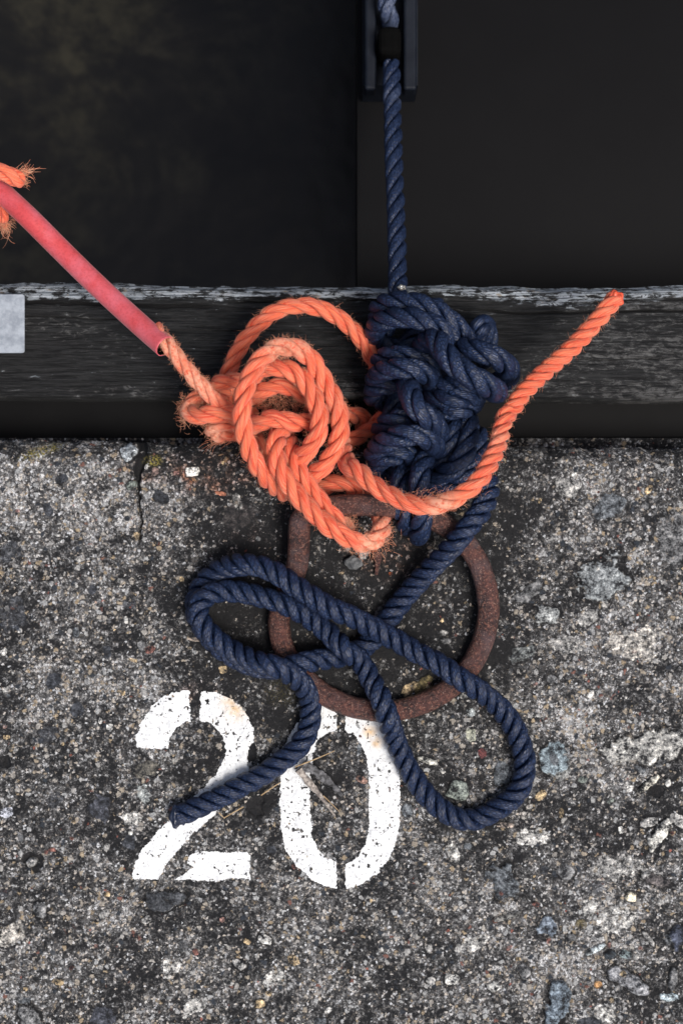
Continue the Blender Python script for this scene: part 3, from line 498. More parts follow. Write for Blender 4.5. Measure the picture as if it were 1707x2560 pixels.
def rope(store, pts, r=8.4, pitch=40, phase=0.0, wear=(), seed=1, caps=(True, True), flat=4.0, gv=0.24, nseg=22):
    """three-strand right-laid rope. pts: photo px + height mm; r in mm; pitch mm or [(t, pitch)...]; wear: [(x, y, radius px, amount)]"""
    C, s = spline([P(*p) for p in pts], 0.0010); r = r / 1000; L = s[-1]; t = s / L
    pt = (np.full(len(s), pitch) if not isinstance(pitch, list) else np.interp(t, [q[0] for q in pitch], [q[1] for q in pitch])) / 1000
    ph = phase + np.concatenate([[0], np.cumsum(2 * np.pi / pt[1:] * np.diff(s))])
    T, N, B = frames(C)
    endf = np.ones(len(s)); e = r * 0.9
    if caps[0]: endf *= np.sqrt(np.clip(s / e, 0.02, 1) * (2 - np.clip(s / e, 0.02, 1)))
    if caps[1]: q = np.clip((L - s) / e, 0.02, 1); endf *= np.sqrt(q * (2 - q))
    rng = np.random.RandomState(seed)
    wob = 1 + 0.035 * vn(s * 1000, s * 0, 14, seed + 50) + 0.02 * vn(s * 1000, s * 0, 5, seed + 51)
    wr = np.zeros(len(s))
    for wx, wy, rad, am in wear:
        c_ = np.array(P(wx, wy, 20))[:2]; wr = np.maximum(wr, am * sstep(rad * S, rad * S * .3, np.linalg.norm(C[:, :2] - c_, axis=1)))
    phi = np.concatenate([1.047 * np.sin(np.linspace(-1, 1, nseg - 2) * np.pi / 2), [0.6, -0.6]]); uu = 0.17 + 0.66 * (phi + 1.047) / 2.094
    for k_ in range(3):
        a = ph + k_ * 2 * np.pi / 3 + 0.10 * vn(s * 1000, s * 0, 30, seed + 60 + k_)
        D = np.cos(a)[:, None] * N + np.sin(a)[:, None] * B; E = -np.sin(a)[:, None] * N + np.cos(a)[:, None] * B
        Rk = r * endf * wob * (1 + 0.03 * vn(s * 1000, s * 0, 18, seed + 70 + k_))
        q = np.abs(phi)[None, :] / 1.047
        rho = Rk[:, None] * (gv + (1 - gv) * np.clip(1 - q ** flat, 0, 1) ** 0.6) * (1 + 0.012 * np.cos(11 * phi[None, :] + TW * 9.5 * s[:, None]))
        rho[:, -2:] = Rk[:, None] * 0.06
        W = C[:, None] + rho[..., None] * (np.cos(phi)[None, :, None] * D[:, None, :] + np.sin(phi)[None, :, None] * E[:, None, :])
        n = len(s); idr = np.arange(n * nseg).reshape(n, nseg)
        nxt = np.roll(idr, -1, 1)
        Fc = np.stack([idr[:-1], idr[1:], nxt[1:], nxt[:-1]], -1).reshape(-1, 4)
        uvs = np.stack([np.tile(uu, (n, 1)), np.repeat(s[:, None] + k_ * .37 + seed * .13, nseg, 1)], -1).reshape(-1, 2)
        store.append((W.reshape(-1, 3), Fc, uvs, np.repeat(wr, nseg)))
    return C, T, r, wr
def flush(name, store, mat, parent=None):
    Vs, Fs, Us, Ws = [], [], [], []; o = 0
    for v, f, u, w__ in store: Vs.append(v); Fs.append(f + o); Us.append(u); Ws.append(w__); o += len(v)
    return mesh_obj(name, np.vstack(Vs), np.vstack(Fs), mat, parent, uv=np.vstack(Us), cols={'wear': np.concatenate(Ws)})
def hairs(lst, n, lmin, lmax, rad, seed, onlywear=False, lift=0.6):
    "loose fibres springing from the rope surface"
    rng = np.random.RandomState(seed); Vs, Fs = [], []
    lens = np.array([len(c[0]) for c in lst], float); wts = lens / lens.sum()
    for _ in range(n):
        C, T, r, wr = lst[rng.choice(len(lst), p=wts)]
        i = rng.randint(3, len(C) - 3)
        if onlywear and rng.rand() > wr[i]: continue
        t = T[i]; a = rng.normal(size=3); a[2] = abs(a[2]) * .8; a -= t * a.dot(t); a /= np.linalg.norm(a) + 1e-9
        p = C[i] + a * r * rng.uniform(.86, .98); L = rng.uniform(lmin, lmax) ; d_ = t * rng.choice((-1, 1)) * rng.uniform(.3, 1) + a * rng.uniform(.1, lift) + rng.normal(size=3) * .25
        d_ /= np.linalg.norm(d_); cur = rng.normal(size=3) * .35; m_ = 5; base = len(Vs)
        for j in range(m_):
            q = p; rr = rad * (1 - .7 * j / (m_ - 1)); e1 = np.cross(d_, (0.3, 0.2, 1)); e1 /= np.linalg.norm(e1) + 1e-9; e2 = np.cross(d_, e1)
            for g_ in range(3): an = g_ * 2.0944; Vs.append(q + rr * (math.cos(an) * e1 + math.sin(an) * e2))
            p = p + d_ * L / m_; d_ = d_ + cur * .5; d_ /= np.linalg.norm(d_)
        for j in range(m_ - 1):
            for g_ in range(3):
                h_ = (g_ + 1) % 3; Fs.append((base + j * 3 + g_, base + j * 3 + h_, base + j * 3 + 3 + h_, base + j * 3 + 3 + g_))
    return Vs, Fs
def tuft(center, n, L, rad, seed, direction=(0, 0, .6), spread=1.0, box=(4, 4, 2)):
    rng = np.random.RandomState(seed); Vs, Fs = [], []
    for _ in range(n):
        p = np.array(P(*center)) + rng.normal(size=3) * np.array(box) / 1000; d_ = np.array(direction) + rng.normal(size=3) * spread; d_ /= np.linalg.norm(d_)
        cur = rng.normal(size=3) * .5; base = len(Vs); LL = L * rng.uniform(.4, 1.1)
        for j in range(5):
            rr = rad * (1 - .6 * j / 4); e1 = np.cross(d_, (0.3, 0.2, 1)); e1 /= np.linalg.norm(e1) + 1e-9; e2 = np.cross(d_, e1)
            for g_ in range(3): an = g_ * 2.0944; Vs.append(p + rr * (math.cos(an) * e1 + math.sin(an) * e2))
            p = p + d_ * LL / 5; d_ = d_ + cur * .45; d_ /= np.linalg.norm(d_)
        for j in range(4):
            for g_ in range(3): h_ = (g_ + 1) % 3; Fs.append((base + j * 3 + g_, base + j * 3 + h_, base + j * 3 + 3 + h_, base + j * 3 + 3 + g_))
    return Vs, Fs
def joinvf(parts):
    Vs, Fs = [], []
    for v, f in parts:
        b = len(Vs); Vs += list(v); Fs += [tuple(i + b for i in q) for q in f]
    return Vs, Fs
def tube(name, pts, rads, mat, nseg=20, step=.0012, parent=None, wob=0.0, seed=1, flat=1.0):
    C, s = spline([P(*p) for p in pts], step); T, N, B = frames(C); t = s / s[-1]
    rr = np.interp(t, np.linspace(0, 1, len(rads)), rads) / 1000; th = np.linspace(0, 2 * np.pi, nseg, endpoint=False)
    q = rr[:, None] * (1 + wob * vn(s[:, None] * 1000 + 0 * th[None], th[None] * 5 + 0 * s[:, None], 4, seed))
    W = C[:, None] + (np.cos(th)[None] * q)[..., None] * N[:, None] * flat + (np.sin(th)[None] * q)[..., None] * B[:, None]
    n = len(s); idr = np.arange(n * nseg).reshape(n, nseg); nxt = np.roll(idr, -1, 1)
    Fc = np.stack([idr[:-1], idr[1:], nxt[1:], nxt[:-1]], -1).reshape(-1, 4)
    V_ = W.reshape(-1, 3); V_ = np.vstack([V_, C[0], C[-1]]); n_ = len(V_)
    cap = [(n_ - 2, idr[0][i], idr[0][(i + 1) % nseg], n_ - 2) for i in range(0)]
    uv = np.vstack([np.stack([np.tile(th / 6.2832, (n, 1)), np.repeat(s[:, None], nseg, 1)], -1).reshape(-1, 2), [[0, 0], [0, 0]]])
    return mesh_obj(name, V_, Fc, mat, parent, uv=uv)
def cap_blob(name, center, rad, mat, parent, seed=3, sc=(1, 1, 1)):
    import bmesh
    bm = bmesh.new(); bmesh.ops.create_icosphere(bm, subdivisions=4, radius=1)
    for v in bm.verts:
        n = v.co.copy(); k_ = 1 + .16 * math.sin(n.x * 5 + seed) * math.cos(n.y * 4 + seed) + .08 * math.sin(n.z * 11 + n.x * 7)
        v.co = Vector(P(*center)) + Vector((n.x * sc[0], n.y * sc[1], n.z * sc[2])) * k_ * rad / 1000
    me = bpy.data.meshes.new(name); bm.to_mesh(me); bm.free(); me.materials.append(mat)
    for p in me.polygons: p.use_smooth = True
    o = bpy.data.objects.new(name, me); scn.collection.objects.link(o)
    if parent: o.parent = parent
    return o

# ---- iron ring
rp = cD([(690, 1195, 32), (687, 1245, 26), (682, 1300, 17), (655, 1365, 10), (641, 1430, 9), (657, 1500, 9), (710, 1568, 9), (785, 1616, 9), (868, 1632, 9), (950, 1622, 9), (1035, 1577, 9), (1093, 1507, 9), (1120, 1415, 11), (1110, 1325, 14), (1070, 1250, 18), (1005, 1196, 26), (925, 1168, 32), (840, 1160, 36), (765, 1164, 37), (712, 1176, 36)])
def closed_tube(name, pts, r, mat):
    p = [P(*q) for q in pts]; C, s = spline(p[-3:] + p + p[:3], .002)
    # cut one full turn
    a = np.array(p[0]); i0 = np.argmin(np.linalg.norm(C[:len(C) // 3] - a, axis=1)); i1 = len(C) // 2 + np.argmin(np.linalg.norm(C[len(C) // 2:] - a, axis=1)); C = C[i0:i1]
    n = len(C); T = np.roll(C, -1, 0) - np.roll(C, 1, 0); T /= np.linalg.norm(T, axis=1)[:, None]
    up = np.array((0, 0, 1.0)); N = up - T * (T @ up)[:, None]; N /= np.linalg.norm(N, axis=1)[:, None]; B = np.cross(T, N); m_ = 28; th = np.linspace(0, 2 * np.pi, m_, endpoint=False)
    ar = np.arange(n)[:, None] * 2.0; q = r / 1000 * (1 + .045 * vn(ar + 0 * th, th[None] * 6 + 0 * ar, 22, 91) + .030 * vn(ar + 0 * th, th[None] * 6 + 0 * ar, 5, 92))
    se = np.abs(np.cos(th)) ** 2.15 + np.abs(np.sin(th)) ** 2.15; q = q * (se ** (-1 / 2.15))[None]
    W = C[:, None] + (np.cos(th)[None] * q)[..., None] * N[:, None] * .95 + (np.sin(th)[None] * q)[..., None] * B[:, None]
    idr = np.arange(n * m_).reshape(n, m_); nx_ = np.roll(idr, -1, 1); dn = np.roll(idr, -1, 0); dnx = np.roll(nx_, -1, 0)
    return mesh_obj(name, W.reshape(-1, 3), np.stack([idr, dn, dnx, nx_], -1).reshape(-1, 4), mat)
ring = tag(closed_tube('mooring_ring', rp, 8.4, RUST), 'large rusty iron mooring ring lying on the concrete under the ropes', 'ring')

# ---- navy rope
bl = []; B_ = ROPES['blue']
def br(pts, **k_): k_.setdefault('seed', len(bl) * 13 + 2); bl.append(rope(B_, pts, **k_))
# hauling part up to the fairlead
br(c6([(393, 455, -104), (398, 560, -98), (402, 760, -86), (408, 1000, -70), (417, 1300, -52), (430, 1600, -36), (440, 1900, -18), (445, 2130, -4), (447, 2260, 6), (452, 2340, 4)]) + c2([(500, 420, 0)]), r=7.5, pitch=49, phase=.5, caps=(True, False), wear=[(968, 160, 40, .9)])
br([(990, -330, -90), (985, -120, -90), (972, -20, -90), (966, 20, -92), (974, 44, -102), (974, 62, -122)], r=7.6, pitch=44, wear=[(970, 0, 300, 1.0)])  # pale grey tint paints brighter light onto this frayed end
c11 = crop(740, 680, 720 / 896)
def bk(pts, **k_): k_.setdefault('pitch', 50); k_.setdefault('gv', .28); br([(x, y, 4 + (z - 4) * .86) for x, y, z in pts], **k_)
# top turns, side by side
bk(c11([(300, 190, -6), (262, 160, 4), (255, 118, 22), (290, 94, 42), (350, 92, 54), (410, 106, 60), (465, 138, 60), (508, 178, 54), (532, 222, 36), (520, 262, 8)]), r=7.9, phase=1.2)
bk(c11([(330, 250, -10), (250, 215, -4), (244, 184, 20), (272, 154, 46), (325, 142, 62), (385, 148, 70), (440, 172, 70), (478, 212, 58), (480, 250, 30), (450, 280, 0)]), r=8.2, phase=2.6)
# big twist at the right, crossing over, and the bights behind it
bk(c11([(380, 250, 20), (412, 215, 62), (440, 216, 84), (466, 258, 96), (506, 300, 100), (556, 332, 98), (600, 356, 88), (622, 372, 62), (600, 350, 30)]), r=8.9, phase=.4)
bk(c11([(470, 270, 20), (505, 240, 52), (555, 244, 72), (605, 258, 76), (645, 282, 66), (662, 312, 42), (640, 340, 14), (580, 340, 0)]), r=8.5, phase=2.0)
bk(c11([(552, 260, -6), (560, 200, 14), (572, 168, 22), (588, 166, 8), (596, 220, -6), (580, 300, -10)]), r=7.9, phase=.9)
bk(c11([(450, 90, -10), (440, 110, -6), (370, 190, -10), (330, 240, -6), (300, 290, -8)]), r=7.6, phase=2.2)
# middle turns
bk(c11([(330, 330, 0), (272, 300, 12), (262, 274, 30), (300, 258, 46), (352, 262, 50), (400, 282, 44), (432, 316, 26), (440, 350, 0)]), r=7.7, phase=1.1)
bk(c11([(320, 390, -4), (252, 356, 6), (250, 326, 34), (288, 304, 60), (340, 300, 70), (392, 312, 64), (426, 340, 40), (430, 380, 8)]), r=8.1, phase=2.9)
bk(c11([(330, 420, -8), (246, 396, 2), (240, 372, 18), (272, 352, 34), (330, 350, 34), (380, 360, 22), (420, 380, 0)]), r=7.6, phase=.6)
bk(c11([(396, 372, 6), (424, 352, 32), (468, 352, 54), (520, 362, 58), (552, 376, 44), (556, 398, 18), (510, 410, 0)]), r=7.7, phase=2.3)
bk(c11([(400, 400, 10), (436, 390, 42), (486, 392, 60), (530, 390, 56), (554, 398, 34), (530, 430, 4)]), r=7.7, phase=.9)
bk(c11([(420, 430, 8), (456, 428, 40), (500, 430, 50), (540, 418, 40), (560, 400, 12)]), r=7.5, phase=1.9)
bk(c11([(336, 330, 24), (348, 356, 66), (358, 394, 86), (384, 432, 92), (418, 462, 82), (440, 494, 54), (436, 530, 10)]), r=8.6, phase=0)
bk(c11([(310, 380, 0), (300, 430, 12), (296, 470, 12), (310, 530, 2)]), r=7.6, phase=1.0)
# lower turns
bk(c11([(290, 550, 0), (262, 500, 24), (280, 470, 42), (320, 456, 50), (358, 462, 42), (384, 496, 12)]), r=7.8, phase=2.2)
bk(c11([(300, 610, 6), (246, 588, 22), (252, 552, 48), (290, 524, 70), (340, 508, 80), (390, 512, 78), (424, 530, 60), (430, 560, 26), (400, 590, 8)]), r=8.5, phase=1.4)
bk(c11([(300, 660, 8), (246, 630, 12), (246, 604, 32), (278, 578, 50), (322, 566, 52), (362, 580, 34), (390, 620, 8)]), r=7.9, phase=.3)
bk(c11([(340, 560, 14), (328, 610, 34), (322, 656, 42), (326, 706, 42), (334, 752, 40), (340, 782, 28), (348, 796, 8)]), r=7.8, phase=.8)
bk(c11([(414, 556, 20), (396, 590, 48), (384, 634, 60), (386, 682, 60), (392, 730, 54), (390, 776, 46), (384, 812, 30), (380, 824, 8)]), r=8.2, phase=2.0)
bk(c11([(410, 660, 14), (454, 632, 34), (496, 604, 46), (524, 564, 48), (538, 514, 40), (536, 464, 28), (520, 430, 8)]), r=7.9, phase=1.7)
bk(c11([(396, 620, 8), (444, 580, 28), (472, 540, 36), (488, 496, 34), (496, 456, 18)]), r=7.7, phase=.2)
bk(c11([(410, 716, 8), (456, 686, 24), (506, 664, 30), (548, 624, 28), (566, 576, 20), (568, 528, 10), (556, 480, 0)]), r=7.8, phase=2.8)
bk(c11([(362, 700, 8), (362, 640, 12), (384, 580, 10), (376, 520, 2), (362, 450, -6)]), r=7.7, phase=1.5)
bk(c11([(490, 370, -10), (474, 420, -8), (496, 490, 0), (516, 560, 6), (490, 640, 8), (440, 700, 10)]), r=7.7, phase=2.5)
# tail: out of the knot, under everything, round the left turn, big right hand loop, back, and down to its cut end
tail = c2([(1050, 1420, 4), (1120, 1560, 14), (1162, 1680, 26), (1140, 1790, 34), (1090, 1890, 38), (1010, 1990, 40)]) + c4([(880, 130, 38), (790, 230, 30), (700, 320, 22), (620, 405, 15), (545, 490, 11), (475, 575, 9), (420, 650, 9)]) + \
    c3([(1390, 690, 9), (1290, 770, 9), (1170, 812, 10), (1030, 836, 17), (900, 860, 25), (780, 890, 25), (650, 890, 16), (500, 846, 10), (380, 775, 9), (290, 690, 9), (225, 600, 9), (190, 500, 9), (200, 400, 9), (245, 315, 10), (310, 255, 14), (390, 215, 20), (490, 195, 30), (600, 200, 35), (720, 245, 38), (850, 330, 41), (980, 415, 42), (1090, 485, 40)]) + \
    c4([(130, 640, 37), (260, 705, 31), (400, 780, 26), (520, 850, 24), (640, 915, 25), (770, 985, 27), (880, 1065, 29), (1000, 1140, 25), (1110, 1225, 17), (1205, 1325, 11), (1275, 1440, 9), (1315, 1560, 9), (1328, 1680, 9), (1300, 1800, 9), (1230, 1890, 9), (1130, 1960, 9), (1000, 2020, 9), (880, 2015, 9), (765, 1955, 9), (655, 1850, 9), (565, 1720, 9), (493, 1580, 11), (440, 1450, 17), (400, 1330, 26), (352, 1200, 27), (290, 1080, 20), (220, 960, 20)]) + \
    c3([(1200, 770, 27), (1100, 670, 21), (980, 570, 22), (850, 490, 27), (700, 430, 28), (550, 390, 26), (420, 372, 25), (310, 385, 26), (225, 440, 27), (205, 520, 27), (240, 610, 27), (330, 705, 27), (440, 775, 28), (560, 835, 34), (690, 872, 41), (810, 920, 36), (905, 1000, 26), (955, 1110, 13), (962, 1240, 9), (930, 1350, 9), (870, 1440, 9), (770, 1520, 9), (650, 1605, 9), (500, 1685, 9), (350, 1765, 9), (210, 1830, 9), (75, 1890, 9)])
br(tail, r=8.7, pitch=33, phase=1.0, caps=(False, False))
br_o = flush('navy_rope', B_, BLUE); tag(br_o, 'navy blue three-strand rope, knotted above the ring, its tail looping to a cut end', 'rope')
cap_blob('sealed_end', c3([(62, 1893, 8.5)])[0], 7.4, MELTB, br_o, sc=(.75, 1.15, 1.0))
hv, hf = hairs([b for b in bl], 1500, .001, .004, .00007, 8)
mesh_obj('loose_fibres', hv, hf, FRAYB, br_o)
cap_blob('glint_bead', (1004, 719, 16), 2.4, GLINT, br_o, seed=9, sc=(1.3, .9, 1))  # bright bead standing in for a tiny glint on the rope

# ---- orange rope
ol = []; O_ = ROPES['orange']
def orr(pts, **k_): k_.setdefault('seed', len(ol) * 17 + 5); k_.setdefault('r', 7.05); k_.setdefault('pitch', 44); k_.setdefault('flat', 2.1); k_.setdefault('gv', .42); ol.append(rope(O_, pts, **k_))
# out of the hose, down into the knot
orr(c1([(-90, 320, 42), (-10, 420, 49), (70, 530, 51), (160, 640, 50), (255, 745, 48), (340, 835, 42), (440, 900, 26), (560, 950, 12)]), phase=.4, r=6.10, wear=[(440, 880, 70, .9), (510, 960, 70, .9)], caps=(False, True))
# tan tight turns at the left
orr(c1([(420, 760, 4), (290, 770, 16), (180, 815, 26), (140, 885, 30), (210, 915, 40), (320, 905, 44), (430, 905, 40), (560, 930, 24)]), phase=1.3, wear=[(465, 1030, 34, 1.0)])
orr(c1([(600, 900, 10), (470, 955, 26), (360, 975, 34), (305, 1020, 28), (370, 1045, 20), (460, 1020, 14), (580, 1010, 8)]), phase=2.1, r=6.65, wear=[(535, 1070, 30, 1.0)])
# back ropes
orr(c1([(270, 760, 14), (330, 705, 26), (410, 680, 32), (490, 680, 32), (600, 640, 24)]), phase=0, r=6.65)
orr(c1([(470, 830, 8), (580, 790, 18), (670, 735, 28), (760, 715, 32), (850, 740, 30), (930, 790, 22), (1000, 880, 10)]), phase=.9, r=6.65)
orr(c1([(560, 1000, 6), (600, 1080, 12), (640, 1150, 10), (660, 1260, 4)]), phase=1.0, r=6.08)
# the wide arch lying on the timber, behind the navy knot, and back
orr(c1([(470, 860, 0), (410, 760, 2), (400, 660, 6), (440, 550, 8), (510, 420, 10), (600, 310, 14), (720, 215, 18), (850, 175, 20), (980, 180, 20), (1110, 230, 18), (1220, 310, 14), (1310, 410, 10), (1375, 520, 4), (1420, 630, -2), (1470, 740, -10), (1480, 850, -14), (1430, 950, -16), (1350, 1020, -14), (1230, 1090, -4), (1120, 1130, 0)]), phase=.5, r=6.74, pitch=44)
orr(c1([(1120, 930, 8), (1220, 915, -8), (1300, 925, -22), (1330, 980, -32), (1280, 1030, -40)]), phase=2.0, r=7.03)
# horizontal crossing
orr(c1([(430, 1040, 12), (520, 1010, 26), (620, 965, 42), (720, 935, 48), (820, 955, 48), (910, 965, 44), (1000, 950, 30), (1080, 920, 16)]), phase=2.2, r=7.31)
# second ring of the coil (inner right)
orr(c1([(560, 680, 26), (620, 600, 44), (710, 590, 52), (800, 600, 56), (890, 650, 58), (960, 740, 60), (1010, 850, 62), (1025, 960, 62), (1000, 1070, 60), (935, 1160, 54), (870, 1230, 40), (800, 1260, 20)]), phase=1.5, r=7.22)
# outer coil: starts low right, round the top, down the left, under the pair
orr(c1([(860, 1400, 16), (960, 1330, 36), (1050, 1260, 46), (1120, 1160, 50), (1158, 1050, 52), (1165, 940, 52), (1135, 830, 52), (1075, 720, 52), (1020, 620, 56), (960, 530, 62), (880, 465, 66), (780, 450, 68), (680, 490, 70), (600, 570, 72), (548, 670, 73), (512, 790, 74), (500, 920, 74), (520, 1050, 70), (560, 1170, 64), (620, 1280, 56), (700, 1375, 44), (790, 1440, 26), (900, 1450, 12), (1010, 1415, 12), (1110, 1375, 18), (1200, 1375, 22), (1280, 1430, 18), (1340, 1500, 8)]),
    phase=.2, r=7.31, pitch=44, wear=[(690, 890, 34, .9), (760, 880, 26, .8), (860, 1010, 30, .5), (722, 877, 30, .8)])
# the pair running down to the ring
orr(c1([(800, 960, 14), (760, 1030, 40), (728, 1110, 54), (732, 1200, 58), (765, 1300, 60), (830, 1400, 60), (905, 1490, 60), (985, 1575, 60), (1070, 1650, 60), (1165, 1715, 58), (1260, 1765, 54), (1340, 1780, 48), (1410, 1740, 44), (1445, 1680, 38), (1440, 1610, 28), (1420, 1520, 10), (1400, 1440, 8)]), phase=1.1, r=7.50, wear=[(920, 1360, 46, 1.0), (950, 1330, 40, .7)])
orr(c1([(800, 1040, 14), (828, 1120, 36), (850, 1210, 46), (900, 1310, 50), (960, 1400, 48), (1030, 1490, 46), (1100, 1570, 42), (1170, 1640, 36), (1230, 1690, 24)]), phase=2.4, r=6.84, wear=[(860, 1310, 26, .9)])
# out of the coil, across the navy knot and up to the loose end at the right
orr(c1([(1180, 1080, 20), (1190, 1180, 40), (1230, 1270, 58)]) + c2([(120, 1540, 66), (215, 1630, 72), (320, 1710, 76), (440, 1770, 80), (570, 1820, 84), (700, 1835, 86), (830, 1805, 88), (950, 1745, 88), (1060, 1660, 86), (1140, 1555, 82), (1195, 1450, 76), (1240, 1340, 70), (1265, 1230, 64), (1295, 1130, 60)]) +
    c7([(350, 985, 56), (420, 880, 54), (515, 775, 52), (635, 665, 50), (755, 560, 48), (860, 455, 46), (960, 340, 44), (1035, 250, 42), (1090, 185, 40)]), phase=.6, r=7.12, pitch=[(0, 42), (.42, 42), (.55, 28), (.75, 26), (1, 36)], wear=[(1085, 1245, 50, 1.0), (1250, 1120, 40, .6)], caps=(True, False))
oo = flush('orange_rope', O_, ORNG); tag(oo, 'frayed orange three-strand rope tangled in a knot, its loose end reaching over the timber', 'rope')
cap_blob('melted_end', c7([(1090, 190, 40)])[0], 6.3, MELTO, oo, sc=(1, 1, 1))
parts = [hairs(ol, 5200, .002, .008, .00009, 4), hairs(ol, 16000, .001, .006, .00011, 5, True, 1.2),
         tuft(c1([(200, 890, 34)])[0], 260, .009, .00011, 11, (-.6, 0, .5)), tuft(c1([(110, 890, 30)])[0], 220, .007, .00011, 12, (-.8, 0, .3), box=(2, 6, 3)), tuft(c1([(300, 1000, 32)])[0], 220, .007, .00011, 13, (-.5, 0, .5), box=(3, 5, 3)),
         tuft(c1([(700, 810, 20)])[0], 260, .010, .00012, 14, (0, .2, .4), box=(12, 4, 3)), tuft(c1([(620, 840, 24)])[0], 150, .010, .00012, 15, (0, .2, .4), box=(8, 5, 3)), tuft(c1([(780, 480, 74)])[0], 120, .010, .0001, 16, (0, -.4, .3), box=(8, 2, 2)),
         tuft(c1([(1210, 1640, 40)])[0], 110, .007, .00011, 17, (.6, .5, .3), .6, box=(4, 4, 2)), tuft(c1([(1340, 1810, 50)])[0], 110, .007, .00014, 18, (.2, -.8, .2), .6, box=(7, 3, 3)), tuft(c1([(1460, 1740, 42)])[0], 70, .010, .00013, 19, (.8, -.2, .2), .8, box=(4, 6, 3)),
         tuft(c2([(760, 1770, 92)])[0], 140, .008, .00012, 20, (.5, .6, .3), .6, box=(12, 3, 2)), tuft(c1([(650, 1030, 16)])[0], 200, .009, .0001, 21, box=(6, 5, 2)), tuft(c1([(880, 820, 14)])[0], 200, .012, .00012, 22, (.3, 0, .4), box=(10, 6, 3)),
         tuft(c1([(370, 1090, 20)])[0], 24, .022, .00016, 23, (-1, -.25, 0), .10, box=(6, 1, 1))]
fv, ff = joinvf(parts); mesh_obj('frayed_fibres', fv, ff, FRAY, oo)

# ---- hose over the orange rope
hp = c5([(-260, -20, 10), (-120, 130, 16), (20, 285, 22), (180, 455, 26), (400, 690, 32), (640, 945, 38), (860, 1180, 41), (1080, 1300 + 30, 43), (1158, 1352, 43)])
hp = c5([(-420, -165, 4), (-200, 60, 12), (0, 268, 20), (200, 456, 26), (420, 676, 25), (640, 893, 28), (860, 1098, 34), (1060, 1278, 44), (1158, 1362, 51)])
def hose(name, pts, ro, ri, mat):
    C, s = spline([P(*p) for p in pts], .0015); T, N, B = frames(C); m_ = 36; th = np.linspace(0, 2 * np.pi, m_, endpoint=False); n = len(C)
    prof = np.vstack([C[:, None] + (np.cos(th)[None] * ro / 1000)[..., None] * N[:, None] + (np.sin(th)[None] * ro / 1000)[..., None] * B[:, None], C[::-1, None] + (np.cos(th)[None] * ri / 1000)[..., None] * N[::-1, None] + (np.sin(th)[None] * ri / 1000)[..., None] * B[::-1, None]])
    lip = (1 + .0 * th)
    idr = np.arange(2 * n * m_).reshape(2 * n, m_); nx_ = np.roll(idr, -1, 1)
    Fc = np.stack([idr[:-1], idr[1:], nx_[1:], nx_[:-1]], -1).reshape(-1, 4); ss = np.concatenate([s, s[::-1]])
    uv = np.stack([np.tile(th / 6.2832, (2 * n, 1)), np.repeat(ss[:, None], m_, 1)], -1).reshape(-1, 2)
    o = mesh_obj(name, prof.reshape(-1, 3), Fc, mat, uv=uv); o.data.materials.append(BLK)
    o.data.polygons.foreach_set('material_index', (np.arange(len(Fc)) >= (n + 0) * m_).astype(np.int32)); return o  # inner wall coloured black, outer wall pink
tag(hose('hose_sleeve', hp, 8.4, 7.7, HOSE), 'faded pink rubber hose sleeve with a dark cut mouth, slid over the orange rope', 'hose')
# ---- twine tied round the hose at the left edge
tw = []
rope(tw, c5([(-170, 250, 34), (-90, 150, 44), (-20, 132, 44), (60, 155, 42), (120, 190, 38), (176, 208, 34)]), r=6.6, pitch=60, phase=.3, seed=88, caps=(False, True))
rope(tw, c5([(-140, 300, 30), (-60, 330, 24), (-10, 380, 18), (18, 440, 12), (30, 500, 8)]), r=5.6, pitch=60, phase=1.3, seed=89, caps=(False, True))
two = flush('orange_twine', tw, ORNG); tag(two, 'short frayed orange twine tied round the pink hose at the left edge of the photo', 'twine')
tv = joinvf([tuft(c5([(170, 205, 34)])[0], 60, .006, .0001, 31, (.8, -.2, 0), .6, box=(2, 2, 2)), tuft(c5([(90, 160, 38)])[0], 26, .022, .00016, 32, (1, .25, 0), .18, box=(3, 1, 1)), tuft(c5([(150, 150, 34)])[0], 22, .020, .0002, 33, (1, .22, 0), .12, box=(2, 1, 1)),
             tuft(c5([(30, 500, 8)])[0], 160, .010, .00014, 34, (.1, -1, 0), .4, box=(2, 2, 2)), tuft(c5([(45, 540, 8)])[0], 8, .022, .00016, 35, (.3, -1, 0), .2, box=(2, 2, 1)), tuft(c5([(80, 440, 14)])[0], 40, .009, .00009, 36, (.8, -.2, 0), .5, box=(2, 3, 1))])
mesh_obj('frayed_fibres', *tv, FRAY, two)

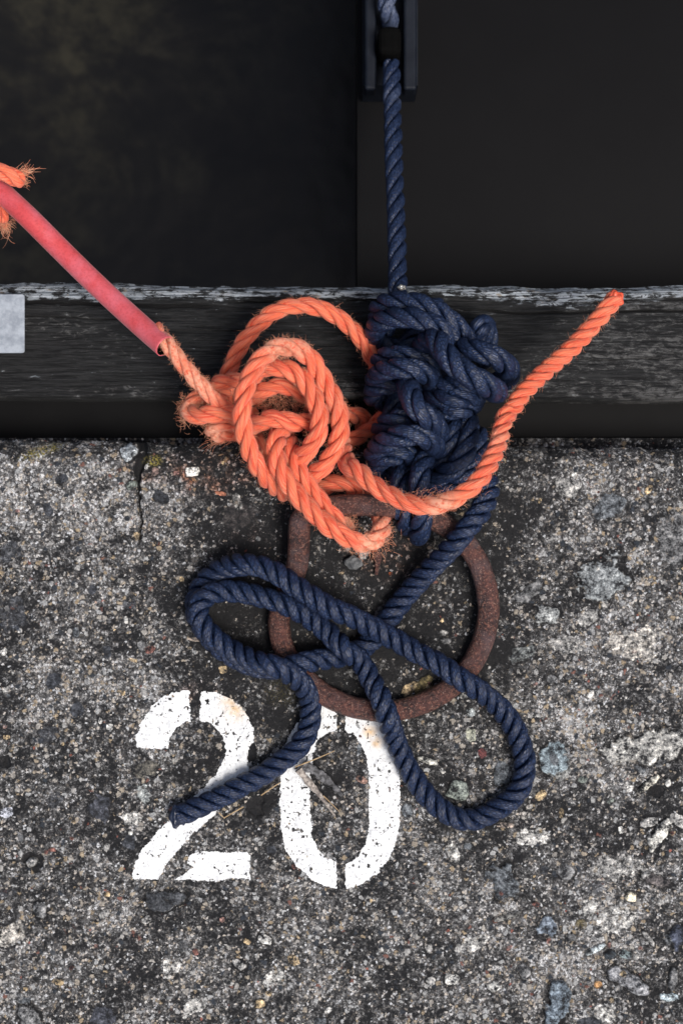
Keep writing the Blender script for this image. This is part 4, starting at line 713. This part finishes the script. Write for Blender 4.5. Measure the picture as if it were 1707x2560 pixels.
# ------------------------------------------------------------------ litter on the concrete
def flake(name, pts, w0, w1, mat, seed, th=1.2):
    C, s = spline([P(*p) for p in pts], .0008); T, N, B = frames(C); t = s / s[-1]; m_ = 10; a = np.linspace(0, 2 * np.pi, m_, endpoint=False)
    wdt = (w0 * (1 - t) + w1 * t) / 1000 * (1 + .35 * vn(s * 1000, s * 0, 5, seed) + .2 * vn(s * 1000, s * 0, 1.7, seed + 1)); hh = th / 1000 * (1 + .5 * vn(s * 1000, s * 0, 3, seed + 2))
    W = C[:, None] + (np.sin(a)[None] * wdt[:, None])[..., None] * B[:, None] + (np.cos(a)[None] * hh[:, None])[..., None] * N[:, None]
    n = len(C); idr = np.arange(n * m_).reshape(n, m_); nx_ = np.roll(idr, -1, 1)
    Fc = [tuple(q) for q in np.stack([idr[:-1], idr[1:], nx_[1:], nx_[:-1]], -1).reshape(-1, 4)]
    me = bpy.data.meshes.new(name); me.from_pydata([tuple(v) for v in W.reshape(-1, 3)], [], Fc + [tuple(idr[0]), tuple(idr[-1][::-1])]); me.update(); me.materials.append(mat)
    o = bpy.data.objects.new(name, me); scn.collection.objects.link(o); return o
tag(flake('wood_splinter', c3([(885, 1575, 7), (930, 1640, 5), (1000, 1720, 3.4), (1070, 1810, 3), (1125, 1890, 2.6)]), 3.3, 1.0, TWIG, 7, 1.6), 'pale grey driftwood splinter lying inside the painted 0', 'splinter')
tag(flake('bark_flake', c3([(905, 1550, 6), (980, 1580, 5), (1060, 1640, 4), (1120, 1690, 3), (1175, 1755, 2.4)]), 5.2, 1.2, BARK, 17, 1.7), 'blackened curl of bark next to the driftwood splinter in the painted 0', 'bark')
def straw(pts, label, r=.55): tag(tube('straw', pts, [r, r * .9, r * .6], STRAW, 8, .002, seed=4), label, 'straw', 'dry straws by the rope end')
straw(c3([(860, 1560, 9), (990, 1510, 7), (1125, 1452, 4)]), 'long dry straw pointing up to the right from the driftwood splinter')
straw(c3([(630, 1752, 3), (690, 1710, 4), (760, 1665, 5)]), 'short dry straw hugging the lower side of the navy rope')
straw(c3([(510, 1830, 4), (440, 1870, 3), (380, 1906, 2.4)]), 'dry straw under the navy rope end, crossing the painted 2')
straw(c3([(345, 1870, 2.4), (384, 1910, 2.4)]), 'tiny bent stub of straw touching the tip of the straw by the rope end', .45)
straw(c3([(1050, 1755, 3), (1110, 1815, 2.4), (1160, 1865, 2.2)]), 'thin dry straw beside the lower tip of the driftwood splinter', .4)
def pebble(name, c_, r_, label, seed, sc, mat=STONE): return tag(cap_blob(name, c_, r_, mat, None, seed, sc), label, 'stone')
pebble('loose_stone', c4([(172, 290, 4)])[0], 6.0, 'dark grey stone chip below the orange rope, inside the ring', 2, (1.15, .85, .7))
tag(flake('rust_flake', c4([(335, 210, 8), (335, 290, 4), (325, 370, 2.5)]), 3.2, 1.2, RUST, 27, 1.2), 'thin brown rust flake right of the grey stone chip inside the ring', 'rust flake')
